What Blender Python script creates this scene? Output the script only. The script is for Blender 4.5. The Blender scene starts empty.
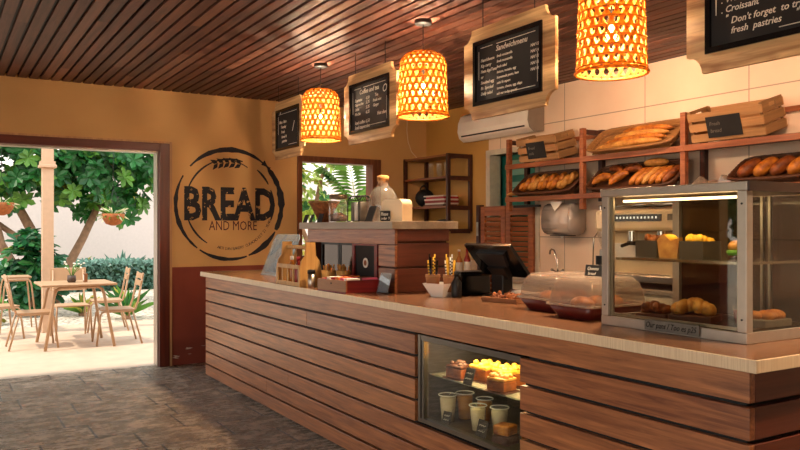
import bpy, bmesh, math, random
from mathutils import Vector, Matrix, Euler
R = random.Random(11)
PI = math.pi
rad = math.radians
S = bpy.context.scene
COL = S.collection

# ------------------------------------------------------------------ geometry helper
class G:
    def __init__(s): s.bm = bmesh.new()
    def _new(s, verts, faces, M=None, mi=0, smooth=False):
        vs = [s.bm.verts.new((M @ Vector(v)) if M else Vector(v)) for v in verts]
        out = []
        for f in faces:
            try:
                fc = s.bm.faces.new([vs[i] for i in f]); fc.material_index = mi; fc.smooth = smooth; out.append(fc)
            except ValueError: pass
        return vs, out
    def bx(s, x0, x1, y0, y1, z0, z1, M=None, bev=0.0, mi=0):
        v = [(x0,y0,z0),(x1,y0,z0),(x1,y1,z0),(x0,y1,z0),(x0,y0,z1),(x1,y0,z1),(x1,y1,z1),(x0,y1,z1)]
        f = [(0,3,2,1),(4,5,6,7),(0,1,5,4),(1,2,6,5),(2,3,7,6),(3,0,4,7)]
        vs, fs = s._new(v, f, M, mi)
        if bev > 0:
            es = list({e for fc in fs for e in fc.edges})
            r = bmesh.ops.bevel(s.bm, geom=es, offset=bev, segments=2, affect='EDGES', profile=0.5)
            for fc in r['faces']: fc.material_index = mi
        return s
    def cyl(s, p0, p1, r0, r1=None, n=14, caps=True, mi=0, smooth=True):
        r1 = r0 if r1 is None else r1
        p0, p1 = Vector(p0), Vector(p1); d = p1-p0
        q = d.to_track_quat('Z','Y').to_matrix()
        v = []
        for p, r in ((p0,r0),(p1,r1)):
            for i in range(n):
                a = 2*PI*i/n; v.append(p + q @ Vector((r*math.cos(a), r*math.sin(a), 0)))
        f = [(i,(i+1)%n,n+(i+1)%n,n+i) for i in range(n)]
        s._new(v, f, None, mi, smooth)
        if caps:
            s._new(v[:n], [tuple(range(n))[::-1]], None, mi); s._new(v[n:], [tuple(range(n))], None, mi)
        return s
    def tube(s, pts, r, n=8, closed=False, mi=0, sx=1.0):
        pts = [Vector(p) for p in pts]; m = len(pts); v = []
        rr = r if isinstance(r,(list,tuple)) else [r]*m
        prev = None
        for i, p in enumerate(pts):
            a = pts[(i-1) % m] if (closed or i > 0) else p
            b = pts[(i+1) % m] if (closed or i < m-1) else p
            t = (b-a).normalized()
            if prev is None:
                up = Vector((0,0,1)) if abs(t.z) < .9 else Vector((1,0,0))
                nx = t.cross(up).normalized()
            else:
                nx = (prev - t*prev.dot(t))
                nx = nx.normalized() if nx.length > 1e-6 else t.orthogonal().normalized()
            prev = nx; ny = t.cross(nx)
            for k in range(n):
                an = 2*PI*k/n; v.append(p + nx*rr[i]*sx*math.cos(an) + ny*rr[i]*math.sin(an))
        f = []
        for i in range(m if closed else m-1):
            j = (i+1) % m
            for k in range(n): f.append((i*n+k, i*n+(k+1)%n, j*n+(k+1)%n, j*n+k))
        if not closed:
            f.append(tuple(range(n))[::-1]); f.append(tuple((m-1)*n+k for k in range(n)))
        s._new(v, f, None, mi, True); return s
    def lathe(s, prof, c=(0,0,0), n=24, mi=0, M=None, sx=1, sy=1):
        v = []; c = Vector(c)
        for r, z in prof:
            for i in range(n):
                a = 2*PI*i/n; v.append(c + Vector((sx*r*math.cos(a), sy*r*math.sin(a), z)))
        f = []
        for j in range(len(prof)-1):
            for i in range(n): f.append((j*n+i, j*n+(i+1)%n, (j+1)*n+(i+1)%n, (j+1)*n+i))
        if prof[0][0] > 1e-4: f.append(tuple(range(n))[::-1])
        if prof[-1][0] > 1e-4: f.append(tuple((len(prof)-1)*n+i for i in range(n)))
        s._new(v, f, M, mi, True); return s
    def shell(s, prof, c=(0,0,0), n=24, mi=0):           # open lathe, no caps
        v = []; c = Vector(c)
        for r, z in prof:
            for i in range(n):
                a = 2*PI*i/n; v.append(c + Vector((r*math.cos(a), r*math.sin(a), z)))
        f = [(j*n+i, j*n+(i+1)%n, (j+1)*n+(i+1)%n, (j+1)*n+i) for j in range(len(prof)-1) for i in range(n)]
        s._new(v, f, None, mi, True); return s
    def prism(s, poly, fn, t0, t1, mi=0):                # poly of 2d points, fn(a,b,t)->xyz
        n = len(poly)
        v = [fn(a,b,t0) for a,b in poly] + [fn(a,b,t1) for a,b in poly]
        f = [tuple(range(n))[::-1], tuple(range(n,2*n))] + [(i,(i+1)%n,n+(i+1)%n,n+i) for i in range(n)]
        vs, fs = s._new(v, f, None, mi)
        bmesh.ops.recalc_face_normals(s.bm, faces=fs)
        return s
    def frame(s, poly, hole, fn, t0, t1, mi=0):          # flat ring between two polygons of equal count
        n = len(poly)
        v = [fn(a,b,t) for t in (t0,t1) for P in (poly,hole) for a,b in P]
        f = []
        for i in range(n):
            j = (i+1) % n
            f += [(i,j,n+j,n+i),(2*n+i,3*n+i,3*n+j,2*n+j),(i,2*n+i,2*n+j,j),(n+i,n+j,3*n+j,3*n+i)]
        vs, fs = s._new(v, f, None, mi); bmesh.ops.recalc_face_normals(s.bm, faces=fs); return s
    def ell(s, c, rx, ry, rz, M=None, n=12, m=8, mi=0):
        v = []; c = Vector(c)
        prof = [(math.sin(PI*j/m), -math.cos(PI*j/m)) for j in range(m+1)]
        vs = []
        for r, z in prof:
            for i in range(n):
                a = 2*PI*i/n; p = Vector((rx*r*math.cos(a), ry*r*math.sin(a), rz*z))
                vs.append(c + ((M @ p) if M else p))
        f = [(j*n+i, j*n+(i+1)%n, (j+1)*n+(i+1)%n, (j+1)*n+i) for j in range(m) for i in range(n)]
        s._new(vs, f, None, mi, True); bmesh.ops.remove_doubles(s.bm, verts=s.bm.verts[-len(vs):], dist=1e-5); return s
    def xf(s, M): bmesh.ops.transform(s.bm, matrix=M, verts=s.bm.verts); return s

def part(name, g, mat, parent=None, world=True, loc=None):
    """one mesh object; when world is set its shape is given in room coordinates"""
    bm = g.bm
    if parent is not None and world:
        o = parent; M = Matrix.Identity(4)
        chain = []
        while o is not None: chain.append(o); o = o.parent
        for o in reversed(chain): M = M @ o.matrix_basis
        bm.transform(M.inverted())
    if parent is None and loc is not None: bm.transform(Matrix.Translation(-Vector(loc)))
    me = bpy.data.meshes.new(name); bm.to_mesh(me); bm.free()
    for m in (mat if isinstance(mat,(list,tuple)) else [mat]): me.materials.append(m)
    ob = bpy.data.objects.new(name, me); COL.objects.link(ob)
    if parent is not None: ob.parent = parent
    elif loc is not None: ob.location = loc
    return ob
def tag(o, label, cat, group=None, kind=None):
    o['label'] = label; o['category'] = cat
    if group: o['group'] = group
    if kind: o['kind'] = kind
    return o
def thing(name, label, cat, loc=(0,0,0), rotz=0, group=None):
    o = bpy.data.objects.new(name, None); COL.objects.link(o); o.empty_display_size = .05
    o.location = loc; o.rotation_euler = (0,0,rotz)
    return tag(o, label, cat, group)
def struct(name, g, mat, parent=None):
    o = part(name, g, mat, parent)
    if parent is None: o['kind'] = 'structure'
    return o
def dup(root, loc, rotz, label, group=None, rot=None):
    def cp(o, par):
        c = o.copy(); COL.objects.link(c); c.parent = par
        for ch in list(o.children): cp(ch, c)
        return c
    r = cp(root, None); r.location = loc; r.rotation_euler = rot if rot else (0,0,rotz); r['label'] = label
    if group: r['group'] = group
    return r

# ------------------------------------------------------------------ materials
def srgb(h):
    h = h.lstrip('#'); c = [int(h[i:i+2],16)/255 for i in (0,2,4)]
    return tuple(x/12.92 if x <= .04045 else ((x+.055)/1.055)**2.4 for x in c) + (1,)
def newmat(name):
    m = bpy.data.materials.new(name); m.use_nodes = True
    nt = m.node_tree; return m, nt, nt.nodes['Principled BSDF']
def flat(name, col, rough=.5, metal=0, spec=.5, noise=.08, nscale=14, bump=0, coat=0):
    m, nt, b = newmat(name); c = srgb(col)
    N = nt.nodes; L = nt.links
    tc = N.new('ShaderNodeTexCoord'); no = N.new('ShaderNodeTexNoise'); no.inputs['Scale'].default_value = nscale; no.inputs['Detail'].default_value = 5
    L.new(tc.outputs['Object'], no.inputs['Vector'])
    rp = N.new('ShaderNodeValToRGB'); rp.color_ramp.elements[0].position = .3; rp.color_ramp.elements[1].position = .7
    rp.color_ramp.elements[0].color = tuple(x*(1-noise) for x in c[:3])+(1,); rp.color_ramp.elements[1].color = tuple(min(1,x*(1+noise)) for x in c[:3])+(1,)
    L.new(no.outputs['Fac'], rp.inputs['Fac']); L.new(rp.outputs['Color'], b.inputs['Base Color'])
    b.inputs['Roughness'].default_value = rough; b.inputs['Metallic'].default_value = metal
    b.inputs['Specular IOR Level'].default_value = spec; b.inputs['Coat Weight'].default_value = coat
    if bump:
        bp = N.new('ShaderNodeBump'); bp.inputs['Strength'].default_value = bump; bp.inputs['Distance'].default_value = .01
        L.new(no.outputs['Fac'], bp.inputs['Height']); L.new(bp.outputs['Normal'], b.inputs['Normal'])
    return m
def wood(name, c1, c2, axis='Y', rough=.4, scale=1.0, island=.0, knots=0, coat=0, bump=.15, c3=None):
    m, nt, b = newmat(name); N = nt.nodes; L = nt.links
    tc = N.new('ShaderNodeTexCoord'); mp = N.new('ShaderNodeMapping')
    geo = N.new('ShaderNodeNewGeometry')
    ad = N.new('ShaderNodeVectorMath'); ad.operation = 'ADD'
    sc = N.new('ShaderNodeVectorMath'); sc.operation = 'SCALE'; sc.inputs[0].default_value = (7,11,5)
    L.new(geo.outputs['Random Per Island'], sc.inputs['Scale'])
    L.new(tc.outputs['Object'], ad.inputs[0]); L.new(sc.outputs[0], ad.inputs[1]); L.new(ad.outputs[0], mp.inputs['Vector'])
    k = {'X':(1.2,22,22),'Y':(22,1.2,22),'Z':(22,22,1.2)}[axis]
    mp.inputs['Scale'].default_value = tuple(x*scale for x in k)
    no = N.new('ShaderNodeTexNoise'); no.inputs['Scale'].default_value = 2.2; no.inputs['Detail'].default_value = 7; no.inputs['Roughness'].default_value = .62; no.inputs['Distortion'].default_value = .6
    L.new(mp.outputs[0], no.inputs['Vector'])
    rp = N.new('ShaderNodeValToRGB'); e = rp.color_ramp.elements
    e[0].position = .3; e[0].color = srgb(c1); e[1].position = .7; e[1].color = srgb(c2)
    L.new(no.outputs['Fac'], rp.inputs['Fac']); out = rp.outputs['Color']
    if island:
        mx = N.new('ShaderNodeMix'); mx.data_type = 'RGBA'; mx.blend_type = 'MIX'
        ir = N.new('ShaderNodeValToRGB'); ee = ir.color_ramp.elements
        ee[0].color = srgb(c3[0]); ee[1].color = srgb(c3[-1])
        for i, cc in enumerate(c3[1:-1]):
            q = ee.new((i+1)/(len(c3)-1)); q.color = srgb(cc)
        L.new(geo.outputs['Random Per Island'], ir.inputs['Fac'])
        mx.inputs['Factor'].default_value = island
        L.new(out, mx.inputs['A']); L.new(ir.outputs['Color'], mx.inputs['B']); out = mx.outputs['Result']
    if knots:
        vo = N.new('ShaderNodeTexNoise'); vo.inputs['Scale'].default_value = 9; vo.inputs['Detail'].default_value = 2
        mp2 = N.new('ShaderNodeMapping'); kk = {'X':(.35,1.6,1.6),'Y':(1.6,.35,1.6),'Z':(1.6,1.6,.35)}[axis]; mp2.inputs['Scale'].default_value = kk
        L.new(ad.outputs[0], mp2.inputs['Vector']); L.new(mp2.outputs[0], vo.inputs['Vector'])
        kr = N.new('ShaderNodeValToRGB'); kr.color_ramp.elements[0].position = .62; kr.color_ramp.elements[0].color = (0,0,0,1); kr.color_ramp.elements[1].position = .72; kr.color_ramp.elements[1].color = (knots,)*3+(1,)
        L.new(vo.outputs['Fac'], kr.inputs['Fac'])
        mk = N.new('ShaderNodeMix'); mk.data_type = 'RGBA'; L.new(kr.outputs['Color'], mk.inputs['Factor']); L.new(out, mk.inputs['A']); mk.inputs['B'].default_value = srgb(c1)
        out = mk.outputs['Result']
    L.new(out, b.inputs['Base Color'])
    b.inputs['Roughness'].default_value = rough; b.inputs['Coat Weight'].default_value = coat; b.inputs['Coat Roughness'].default_value = .25
    if bump:
        bp = N.new('ShaderNodeBump'); bp.inputs['Strength'].default_value = bump; bp.inputs['Distance'].default_value = .004
        L.new(no.outputs['Fac'], bp.inputs['Height']); L.new(bp.outputs['Normal'], b.inputs['Normal'])
    return m
def glass(name, tint='#ffffff', gloss=.9, fresnel=1.5, haze=0.0, hazecol='#ffffff'):
    m = bpy.data.materials.new(name); m.use_nodes = True; nt = m.node_tree; N = nt.nodes; L = nt.links
    N.clear(); out = N.new('ShaderNodeOutputMaterial')
    t = N.new('ShaderNodeBsdfTransparent'); t.inputs['Color'].default_value = srgb(tint)
    g = N.new('ShaderNodeBsdfGlossy'); g.inputs['Roughness'].default_value = .02; g.inputs['Color'].default_value = (gloss,)*3+(1,)
    fr = N.new('ShaderNodeFresnel'); ge = N.new('ShaderNodeNewGeometry'); mr = N.new('ShaderNodeMapRange')
    mr.inputs['To Min'].default_value = fresnel; mr.inputs['To Max'].default_value = 1/fresnel
    L.new(ge.outputs['Backfacing'], mr.inputs['Value']); L.new(mr.outputs[0], fr.inputs['IOR'])
    mx = N.new('ShaderNodeMixShader'); L.new(fr.outputs[0], mx.inputs[0]); L.new(t.outputs[0], mx.inputs[1]); L.new(g.outputs[0], mx.inputs[2])
    res = mx.outputs[0]
    if haze:
        d = N.new('ShaderNodeBsdfDiffuse'); d.inputs['Color'].default_value = srgb(hazecol)
        m2 = N.new('ShaderNodeMixShader'); m2.inputs[0].default_value = haze; L.new(res, m2.inputs[1]); L.new(d.outputs[0], m2.inputs[2]); res = m2.outputs[0]
    L.new(res, out.inputs['Surface']); return m
def leafmat(name, col, trans=.35, rough=.4):
    m = bpy.data.materials.new(name); m.use_nodes = True; nt = m.node_tree; N = nt.nodes; L = nt.links
    b = N['Principled BSDF']; out = N['Material Output']; c = srgb(col)
    geo = N.new('ShaderNodeNewGeometry'); rp = N.new('ShaderNodeValToRGB')
    rp.color_ramp.elements[0].color = tuple(x*.6 for x in c[:3])+(1,); rp.color_ramp.elements[1].color = tuple(min(1,x*1.35) for x in c[:3])+(1,)
    L.new(geo.outputs['Random Per Island'], rp.inputs['Fac']); L.new(rp.outputs['Color'], b.inputs['Base Color'])
    b.inputs['Roughness'].default_value = rough
    t = N.new('ShaderNodeBsdfTranslucent'); L.new(rp.outputs['Color'], t.inputs['Color'])
    mx = N.new('ShaderNodeMixShader'); mx.inputs[0].default_value = trans
    L.new(b.outputs[0], mx.inputs[1]); L.new(t.outputs[0], mx.inputs[2]); L.new(mx.outputs[0], out.inputs['Surface']); return m
def emit(name, col, st):
    m = bpy.data.materials.new(name); m.use_nodes = True; nt = m.node_tree; N = nt.nodes; N.clear()
    o = N.new('ShaderNodeOutputMaterial'); e = N.new('ShaderNodeEmission'); e.inputs[0].default_value = srgb(col); e.inputs[1].default_value = st
    nt.links.new(e.outputs[0], o.inputs[0]); return m

def floor_mat():
    m, nt, b = newmat('stone_pavers'); N = nt.nodes; L = nt.links
    tc = N.new('ShaderNodeTexCoord'); br = N.new('ShaderNodeTexBrick')
    dn = N.new('ShaderNodeTexNoise'); dn.inputs['Scale'].default_value = 6
    L.new(tc.outputs['Object'], dn.inputs['Vector'])
    dm = N.new('ShaderNodeVectorMath'); dm.operation = 'MULTIPLY_ADD'; dm.inputs[1].default_value = (.012,.012,0)
    L.new(dn.outputs['Color'], dm.inputs[0]); L.new(tc.outputs['Object'], dm.inputs[2]); L.new(dm.outputs[0], br.inputs['Vector'])
    br.inputs['Scale'].default_value = 1; br.inputs['Brick Width'].default_value = .62; br.inputs['Row Height'].default_value = .41
    br.inputs['Mortar Size'].default_value = .010; br.inputs['Mortar Smooth'].default_value = .3; br.inputs['Bias'].default_value = 0
    br.offset = .4; br.squash = 1.35; br.squash_frequency = 3
    br.inputs['Color1'].default_value = srgb('#b89f86'); br.inputs['Color2'].default_value = srgb('#d8c0a6'); br.inputs['Mortar'].default_value = srgb('#2b211b')
    no = N.new('ShaderNodeTexNoise'); no.inputs['Scale'].default_value = 7; no.inputs['Detail'].default_value = 10; no.inputs['Roughness'].default_value = .78
    mp = N.new('ShaderNodeMapping'); mp.inputs['Scale'].default_value = (.8,1.35,1); L.new(tc.outputs['Object'], mp.inputs['Vector']); L.new(mp.outputs[0], no.inputs['Vector'])
    rp = N.new('ShaderNodeValToRGB'); rp.color_ramp.elements[0].position = .3; rp.color_ramp.elements[0].color = srgb('#6b5c4e'); rp.color_ramp.elements[0].position = .40; rp.color_ramp.elements[1].position = .60; rp.color_ramp.elements[1].color = srgb('#ffffff')
    L.new(no.outputs['Fac'], rp.inputs['Fac'])
    mx = N.new('ShaderNodeMix'); mx.data_type = 'RGBA'; mx.blend_type = 'MULTIPLY'; mx.inputs['Factor'].default_value = .9
    L.new(br.outputs['Color'], mx.inputs['A']); L.new(rp.outputs['Color'], mx.inputs['B']); L.new(mx.outputs['Result'], b.inputs['Base Color'])
    ro = N.new('ShaderNodeMapRange'); ro.inputs['To Min'].default_value = .12; ro.inputs['To Max'].default_value = .42
    L.new(no.outputs['Fac'], ro.inputs['Value']); L.new(ro.outputs[0], b.inputs['Roughness'])
    hm = N.new('ShaderNodeMath'); hm.operation = 'MULTIPLY_ADD'; hm.inputs[1].default_value = -1.6; L.new(br.outputs['Fac'], hm.inputs[0]); L.new(no.outputs['Fac'], hm.inputs[2])
    bp = N.new('ShaderNodeBump'); bp.inputs['Strength'].default_value = 1; bp.inputs['Distance'].default_value = .07
    L.new(hm.outputs[0], bp.inputs['Height']); L.new(bp.outputs['Normal'], b.inputs['Normal'])
    return m
def wallpaint():
    # ochre paint over a dark red dado that ends at 1.065 m, scuffed near the floor
    m, nt, b = newmat('ochre_and_red_paint'); N = nt.nodes; L = nt.links
    tc = N.new('ShaderNodeTexCoord'); sp = N.new('ShaderNodeSeparateXYZ'); L.new(tc.outputs['Object'], sp.inputs[0])
    no = N.new('ShaderNodeTexNoise'); no.inputs['Scale'].default_value = 3; no.inputs['Detail'].default_value = 6; L.new(tc.outputs['Object'], no.inputs['Vector'])
    r1 = N.new('ShaderNodeValToRGB'); r1.color_ramp.elements[0].color = srgb('#c6985c'); r1.color_ramp.elements[1].color = srgb('#d4a86c')
    r2 = N.new('ShaderNodeValToRGB'); r2.color_ramp.elements[0].color = srgb('#7c3322'); r2.color_ramp.elements[1].color = srgb('#8d3d28')
    L.new(no.outputs['Fac'], r1.inputs[0]); L.new(no.outputs['Fac'], r2.inputs[0])
    gt = N.new('ShaderNodeMath'); gt.operation = 'GREATER_THAN'; gt.inputs[1].default_value = 1.065; L.new(sp.outputs['Z'], gt.inputs[0])
    mx = N.new('ShaderNodeMix'); mx.data_type = 'RGBA'; L.new(gt.outputs[0], mx.inputs['Factor']); L.new(r2.outputs[0], mx.inputs['A']); L.new(r1.outputs[0], mx.inputs['B'])
    # scuffs: chipped paint in a low band
    n2 = N.new('ShaderNodeTexNoise'); n2.inputs['Scale'].default_value = 7; n2.inputs['Detail'].default_value = 8
    mp = N.new('ShaderNodeMapping'); mp.inputs['Scale'].default_value = (1,1,5); L.new(tc.outputs['Object'], mp.inputs['Vector']); L.new(mp.outputs[0], n2.inputs['Vector'])
    a = N.new('ShaderNodeMath'); a.operation = 'GREATER_THAN'; a.inputs[1].default_value = .62; L.new(n2.outputs['Fac'], a.inputs[0])
    bnd = N.new('ShaderNodeMath'); bnd.operation = 'COMPARE'; bnd.inputs[1].default_value = .13; bnd.inputs[2].default_value = .06; L.new(sp.outputs['Z'], bnd.inputs[0])
    mu = N.new('ShaderNodeMath'); mu.operation = 'MULTIPLY'; L.new(a.outputs[0], mu.inputs[0]); L.new(bnd.outputs[0], mu.inputs[1])
    m2 = N.new('ShaderNodeMix'); m2.data_type = 'RGBA'; L.new(mu.outputs[0], m2.inputs['Factor']); L.new(mx.outputs['Result'], m2.inputs['A']); m2.inputs['B'].default_value = srgb('#d9c4ae')
    L.new(m2.outputs['Result'], b.inputs['Base Color']); b.inputs['Roughness'].default_value = .75
    bp = N.new('ShaderNodeBump'); bp.inputs['Strength'].default_value = .08; L.new(no.outputs['Fac'], bp.inputs['Height']); L.new(bp.outputs['Normal'], b.inputs['Normal'])
    return m
def rightwall_mat():
    m, nt, b = newmat('cream_wall_panels'); N = nt.nodes; L = nt.links
    tc = N.new('ShaderNodeTexCoord'); sp = N.new('ShaderNodeSeparateXYZ'); L.new(tc.outputs['Object'], sp.inputs[0])
    def joint(sock, off, period):
        a = N.new('ShaderNodeMath'); a.operation = 'SUBTRACT'; a.inputs[1].default_value = off; L.new(sock, a.inputs[0])
        w = N.new('ShaderNodeMath'); w.operation = 'PINGPONG'; w.inputs[1].default_value = period/2; L.new(a.outputs[0], w.inputs[0])
        l = N.new('ShaderNodeMath'); l.operation = 'LESS_THAN'; l.inputs[1].default_value = .005; L.new(w.outputs[0], l.inputs[0]); return l.outputs[0]
    j = N.new('ShaderNodeMath'); j.operation = 'MAXIMUM'; L.new(joint(sp.outputs['Y'], 4.747-10.34, 1.034), j.inputs[0]); L.new(joint(sp.outputs['Z'], 1.397-11.9, 1.19), j.inputs[1])
    gt = N.new('ShaderNodeMath'); gt.operation = 'GREATER_THAN'; gt.inputs[1].default_value = 7.03; L.new(sp.outputs['Y'], gt.inputs[0])
    no = N.new('ShaderNodeTexNoise'); no.inputs['Scale'].default_value = 4; no.inputs['Detail'].default_value = 5; L.new(tc.outputs['Object'], no.inputs['Vector'])
    r1 = N.new('ShaderNodeValToRGB'); r1.color_ramp.elements[0].color = srgb('#ecd0b4'); r1.color_ramp.elements[1].color = srgb('#f6dfc6'); L.new(no.outputs['Fac'], r1.inputs[0])
    m0 = N.new('ShaderNodeMix'); m0.data_type = 'RGBA'; L.new(j.outputs[0], m0.inputs['Factor']); L.new(r1.outputs[0], m0.inputs['A']); m0.inputs['B'].default_value = srgb('#b39c86')
    m1 = N.new('ShaderNodeMix'); m1.data_type = 'RGBA'; L.new(gt.outputs[0], m1.inputs['Factor']); L.new(m0.outputs['Result'], m1.inputs['A']); m1.inputs['B'].default_value = srgb('#c99a50')
    L.new(m1.outputs['Result'], b.inputs['Base Color']); b.inputs['Roughness'].default_value = .5
    return m
def gravel_mat():
    m, nt, b = newmat('pale_gravel'); N = nt.nodes; L = nt.links
    tc = N.new('ShaderNodeTexCoord'); vo = N.new('ShaderNodeTexVoronoi'); vo.inputs['Scale'].default_value = 22; L.new(tc.outputs['Object'], vo.inputs['Vector'])
    rp = N.new('ShaderNodeValToRGB'); e = rp.color_ramp.elements; e[0].color = srgb('#75685a'); e[1].color = srgb('#d8cab6'); e[1].position = .7
    sp = N.new('ShaderNodeSeparateXYZ'); L.new(vo.outputs['Color'], sp.inputs[0]); L.new(sp.outputs['X'], rp.inputs[0]); L.new(rp.outputs[0], b.inputs['Base Color'])
    b.inputs['Roughness'].default_value = .9
    bp = N.new('ShaderNodeBump'); bp.inputs['Strength'].default_value = .8; bp.inputs['Distance'].default_value = .03; L.new(vo.outputs['Distance'], bp.inputs['Height']); bp.invert = True; L.new(bp.outputs['Normal'], b.inputs['Normal'])
    return m
def worn(name, ink, bare, thr=.56, scale=26):
    m, nt, b = newmat(name); N = nt.nodes; L = nt.links
    tc = N.new('ShaderNodeTexCoord'); no = N.new('ShaderNodeTexNoise'); no.inputs['Scale'].default_value = scale; no.inputs['Detail'].default_value = 6; no.inputs['Roughness'].default_value = .65
    L.new(tc.outputs['Object'], no.inputs['Vector'])
    g = N.new('ShaderNodeMath'); g.operation = 'GREATER_THAN'; g.inputs[1].default_value = thr; L.new(no.outputs['Fac'], g.inputs[0])
    mx = N.new('ShaderNodeMix'); mx.data_type = 'RGBA'; L.new(g.outputs[0], mx.inputs['Factor']); mx.inputs['A'].default_value = srgb(ink); mx.inputs['B'].default_value = srgb(bare)
    L.new(mx.outputs['Result'], b.inputs['Base Color']); b.inputs['Roughness'].default_value = .7; return m
def laminate_edge():
    m, nt, b = newmat('cream_edge_band'); N = nt.nodes; L = nt.links
    tc = N.new('ShaderNodeTexCoord'); w = N.new('ShaderNodeTexNoise'); mp = N.new('ShaderNodeMapping'); mp.inputs['Scale'].default_value = (90,90,3)
    L.new(tc.outputs['Object'], mp.inputs['Vector']); L.new(mp.outputs[0], w.inputs['Vector']); w.inputs['Scale'].default_value = 2
    rp = N.new('ShaderNodeValToRGB'); e = rp.color_ramp.elements; e[0].position = .35; e[0].color = srgb('#d8bd98'); e[1].position = .6; e[1].color = srgb('#e8d0ae')
    L.new(w.outputs['Fac'], rp.inputs[0]); L.new(rp.outputs[0], b.inputs['Base Color']); b.inputs['Roughness'].default_value = .35; return m
def bread_mat(name, c1, c2, sc=18):
    m = flat(name, c1, .45, noise=.3, nscale=sc, bump=.4); rp = [n for n in m.node_tree.nodes if n.type == 'VALTORGB'][0]
    rp.color_ramp.elements[0].color = srgb(c1); rp.color_ramp.elements[1].color = srgb(c2); return m

M = {}
M['ceil'] = wood('dark_ceiling_board','#140808','#7a4a3a','Y',.56,.45,.45,0,0,.35,['#1e0d0a','#55291f','#84513f','#2a120e','#a0705a','#3c1c15','#653a2d','#241009'])
M['black'] = flat('matt_black','#0b0a0c',.6)
M['plank'] = wood('hardwood_counter_plank','#4c200f','#cc8450','Y',.36,.95,.38,0,.15,.3,['#7a4229','#a8683f','#8f5234','#c08554','#84492d','#b37348'])
M['plankx'] = wood('shaded_counter_plank_end','#55261a','#80412a','X',.42,.55,.4,0,.1,.2,['#5a2a1c','#74402a','#5f2f20'])  # darker copy for end faces, their shade put into the colour
M['door'] = wood('red_brown_door_timber','#4a170c','#6d2a18','Z',.4,.5)
M['doorh'] = wood('red_brown_header_timber','#4a170c','#6d2a18','X',.4,.5)
M['winf'] = wood('brown_window_timber','#5b2e19','#844a2c','Z',.45,.5)
M['top'] = wood('brown_laminate_top','#6d4a33','#8a6145','Y',.24,.5,bump=.03)
M['edge'] = laminate_edge()
M['pale'] = wood('pale_pine','#8a5a2e','#efc88f','Y',.55,.4,0,.9)
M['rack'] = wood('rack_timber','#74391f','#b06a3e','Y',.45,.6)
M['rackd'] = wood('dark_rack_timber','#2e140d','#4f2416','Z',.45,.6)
M['crate'] = wood('weathered_crate_slat','#8a6038','#c99560','Y',.6,.6,.35,.4,0,.2,['#a5773f','#d0a470','#8f6a42'])
M['crated'] = wood('old_crate_end','#7a5a38','#ab804e','X',.65,.6,.3,0,0,.2,['#7a5a38','#a07a4c'])
M['slate'] = flat('chalkboard_slate','#1d1c1e',.75,noise=.25,nscale=5)
M['chalk'] = flat('white_chalk','#efe9dc',.9)
M['bamboo'] = leafmat('woven_bamboo','#bd8434',.72,.5)
M['bulb'] = emit('warm_bulb_glass','#ffcf7a',18)
M['cream'] = flat('cream_plastic','#e6cfa8',.35,noise=.02)
M['white'] = flat('white_plastic','#f3ece2',.35,noise=.02)
M['grey'] = flat('grey_translucent_plastic','#b9aca2',.25,noise=.03,coat=.5)
M['steel'] = flat('brushed_steel','#b9b0a4',.32,1,noise=.06,nscale=40)
M['alu'] = flat('satin_aluminium','#b8aea2',.34,.65,noise=.06,nscale=20)
M['chrome'] = flat('chrome_metal','#d8d4cc',.12,1,noise=.02)
M['darkmetal'] = flat('black_metal','#151315',.4,.3)
M['glass'] = glass('clear_glass','#f4f6f2',.95,1.45)
M['caseglass'] = glass('case_glass','#efeee6',.95,1.55)
M['jarglass'] = glass('jar_glass','#fbfcfa',.95,1.75,.07,'#e8ece8')
M['acryl'] = glass('hazy_acrylic','#e9f0f4',.9,1.7,.28,'#b9c6cf')
M['lid'] = glass('clear_plastic_lid','#eadfd2',.95,1.7,.30,'#c2b0a0')
M['teal'] = flat('teal_paint','#237a6c',.45)
M['tealpale'] = flat('pale_teal_reflection','#7fb5a5',.45)
M['casing'] = flat('white_casing_paint','#dcd3bf',.5)
M['redwood'] = wood('red_stained_wood','#5d1110','#8e1c1a','X',.35,.6)
M['ply'] = wood('light_plywood','#b5803f','#d9a862','Z',.5,.6)
M['crust'] = bread_mat('golden_crust','#7a360c','#d98a2c')
M['crustd'] = bread_mat('dark_crust','#4a1d0c','#a2571c')
M['crustl'] = bread_mat('pale_crust','#a0611f','#e0a855')
M['wicker'] = wood('dark_wicker','#24120a','#6a3d1e','Y',.6,1.0,.4,0,0,.2,['#24120a','#5a341a','#7a4c26'])
M['wickerl'] = wood('tan_wicker','#6a4420','#b0814a','Y',.6,1.0,.4,0,0,.2,['#6a4420','#a87a45','#8b5f31'])
M['navy'] = worn('worn_navy_paint','#14141f','#cda066',.60,16)
M['navys'] = flat('navy_paint','#15141f',.7)
M['maroon'] = flat('maroon_paint','#4a1620',.7)
M['leaf'] = leafmat('broad_green_leaf','#2a6a30',.2); M['leafb'] = leafmat('bright_green_leaf','#5f9438',.25); M['leafy'] = leafmat('yellow_leaf','#b3ad48',.25)
M['leafd'] = leafmat('dark_green_leaf','#1d5a33'); M['leafg'] = leafmat('blue_green_leaf','#5f8676',.2)
M['bark'] = flat('grey_brown_bark','#8f7058',.9,noise=.3,nscale=10,bump=.6)
M['gwall'] = flat('white_garden_wall','#dccfca',.85,noise=.03)
M['gravel'] = gravel_mat()
M['patio'] = flat('pale_patio_concrete','#c4ac94',.7,noise=.1,nscale=5,bump=.1)
M['chair'] = flat('sand_powder_coat','#b4906e',.4,noise=.03)
M['pergola'] = flat('pale_painted_post','#cfae90',.6,noise=.05)
M['terra'] = flat('rust_basket_liner','#9a5a2c',.8,noise=.3,nscale=30)
M['paper'] = flat('white_paper','#e9e2d6',.8)
M['card'] = flat('brown_card','#8d5a34',.7); M['cardd'] = flat('dark_brown_box','#4a2414',.6)
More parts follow.
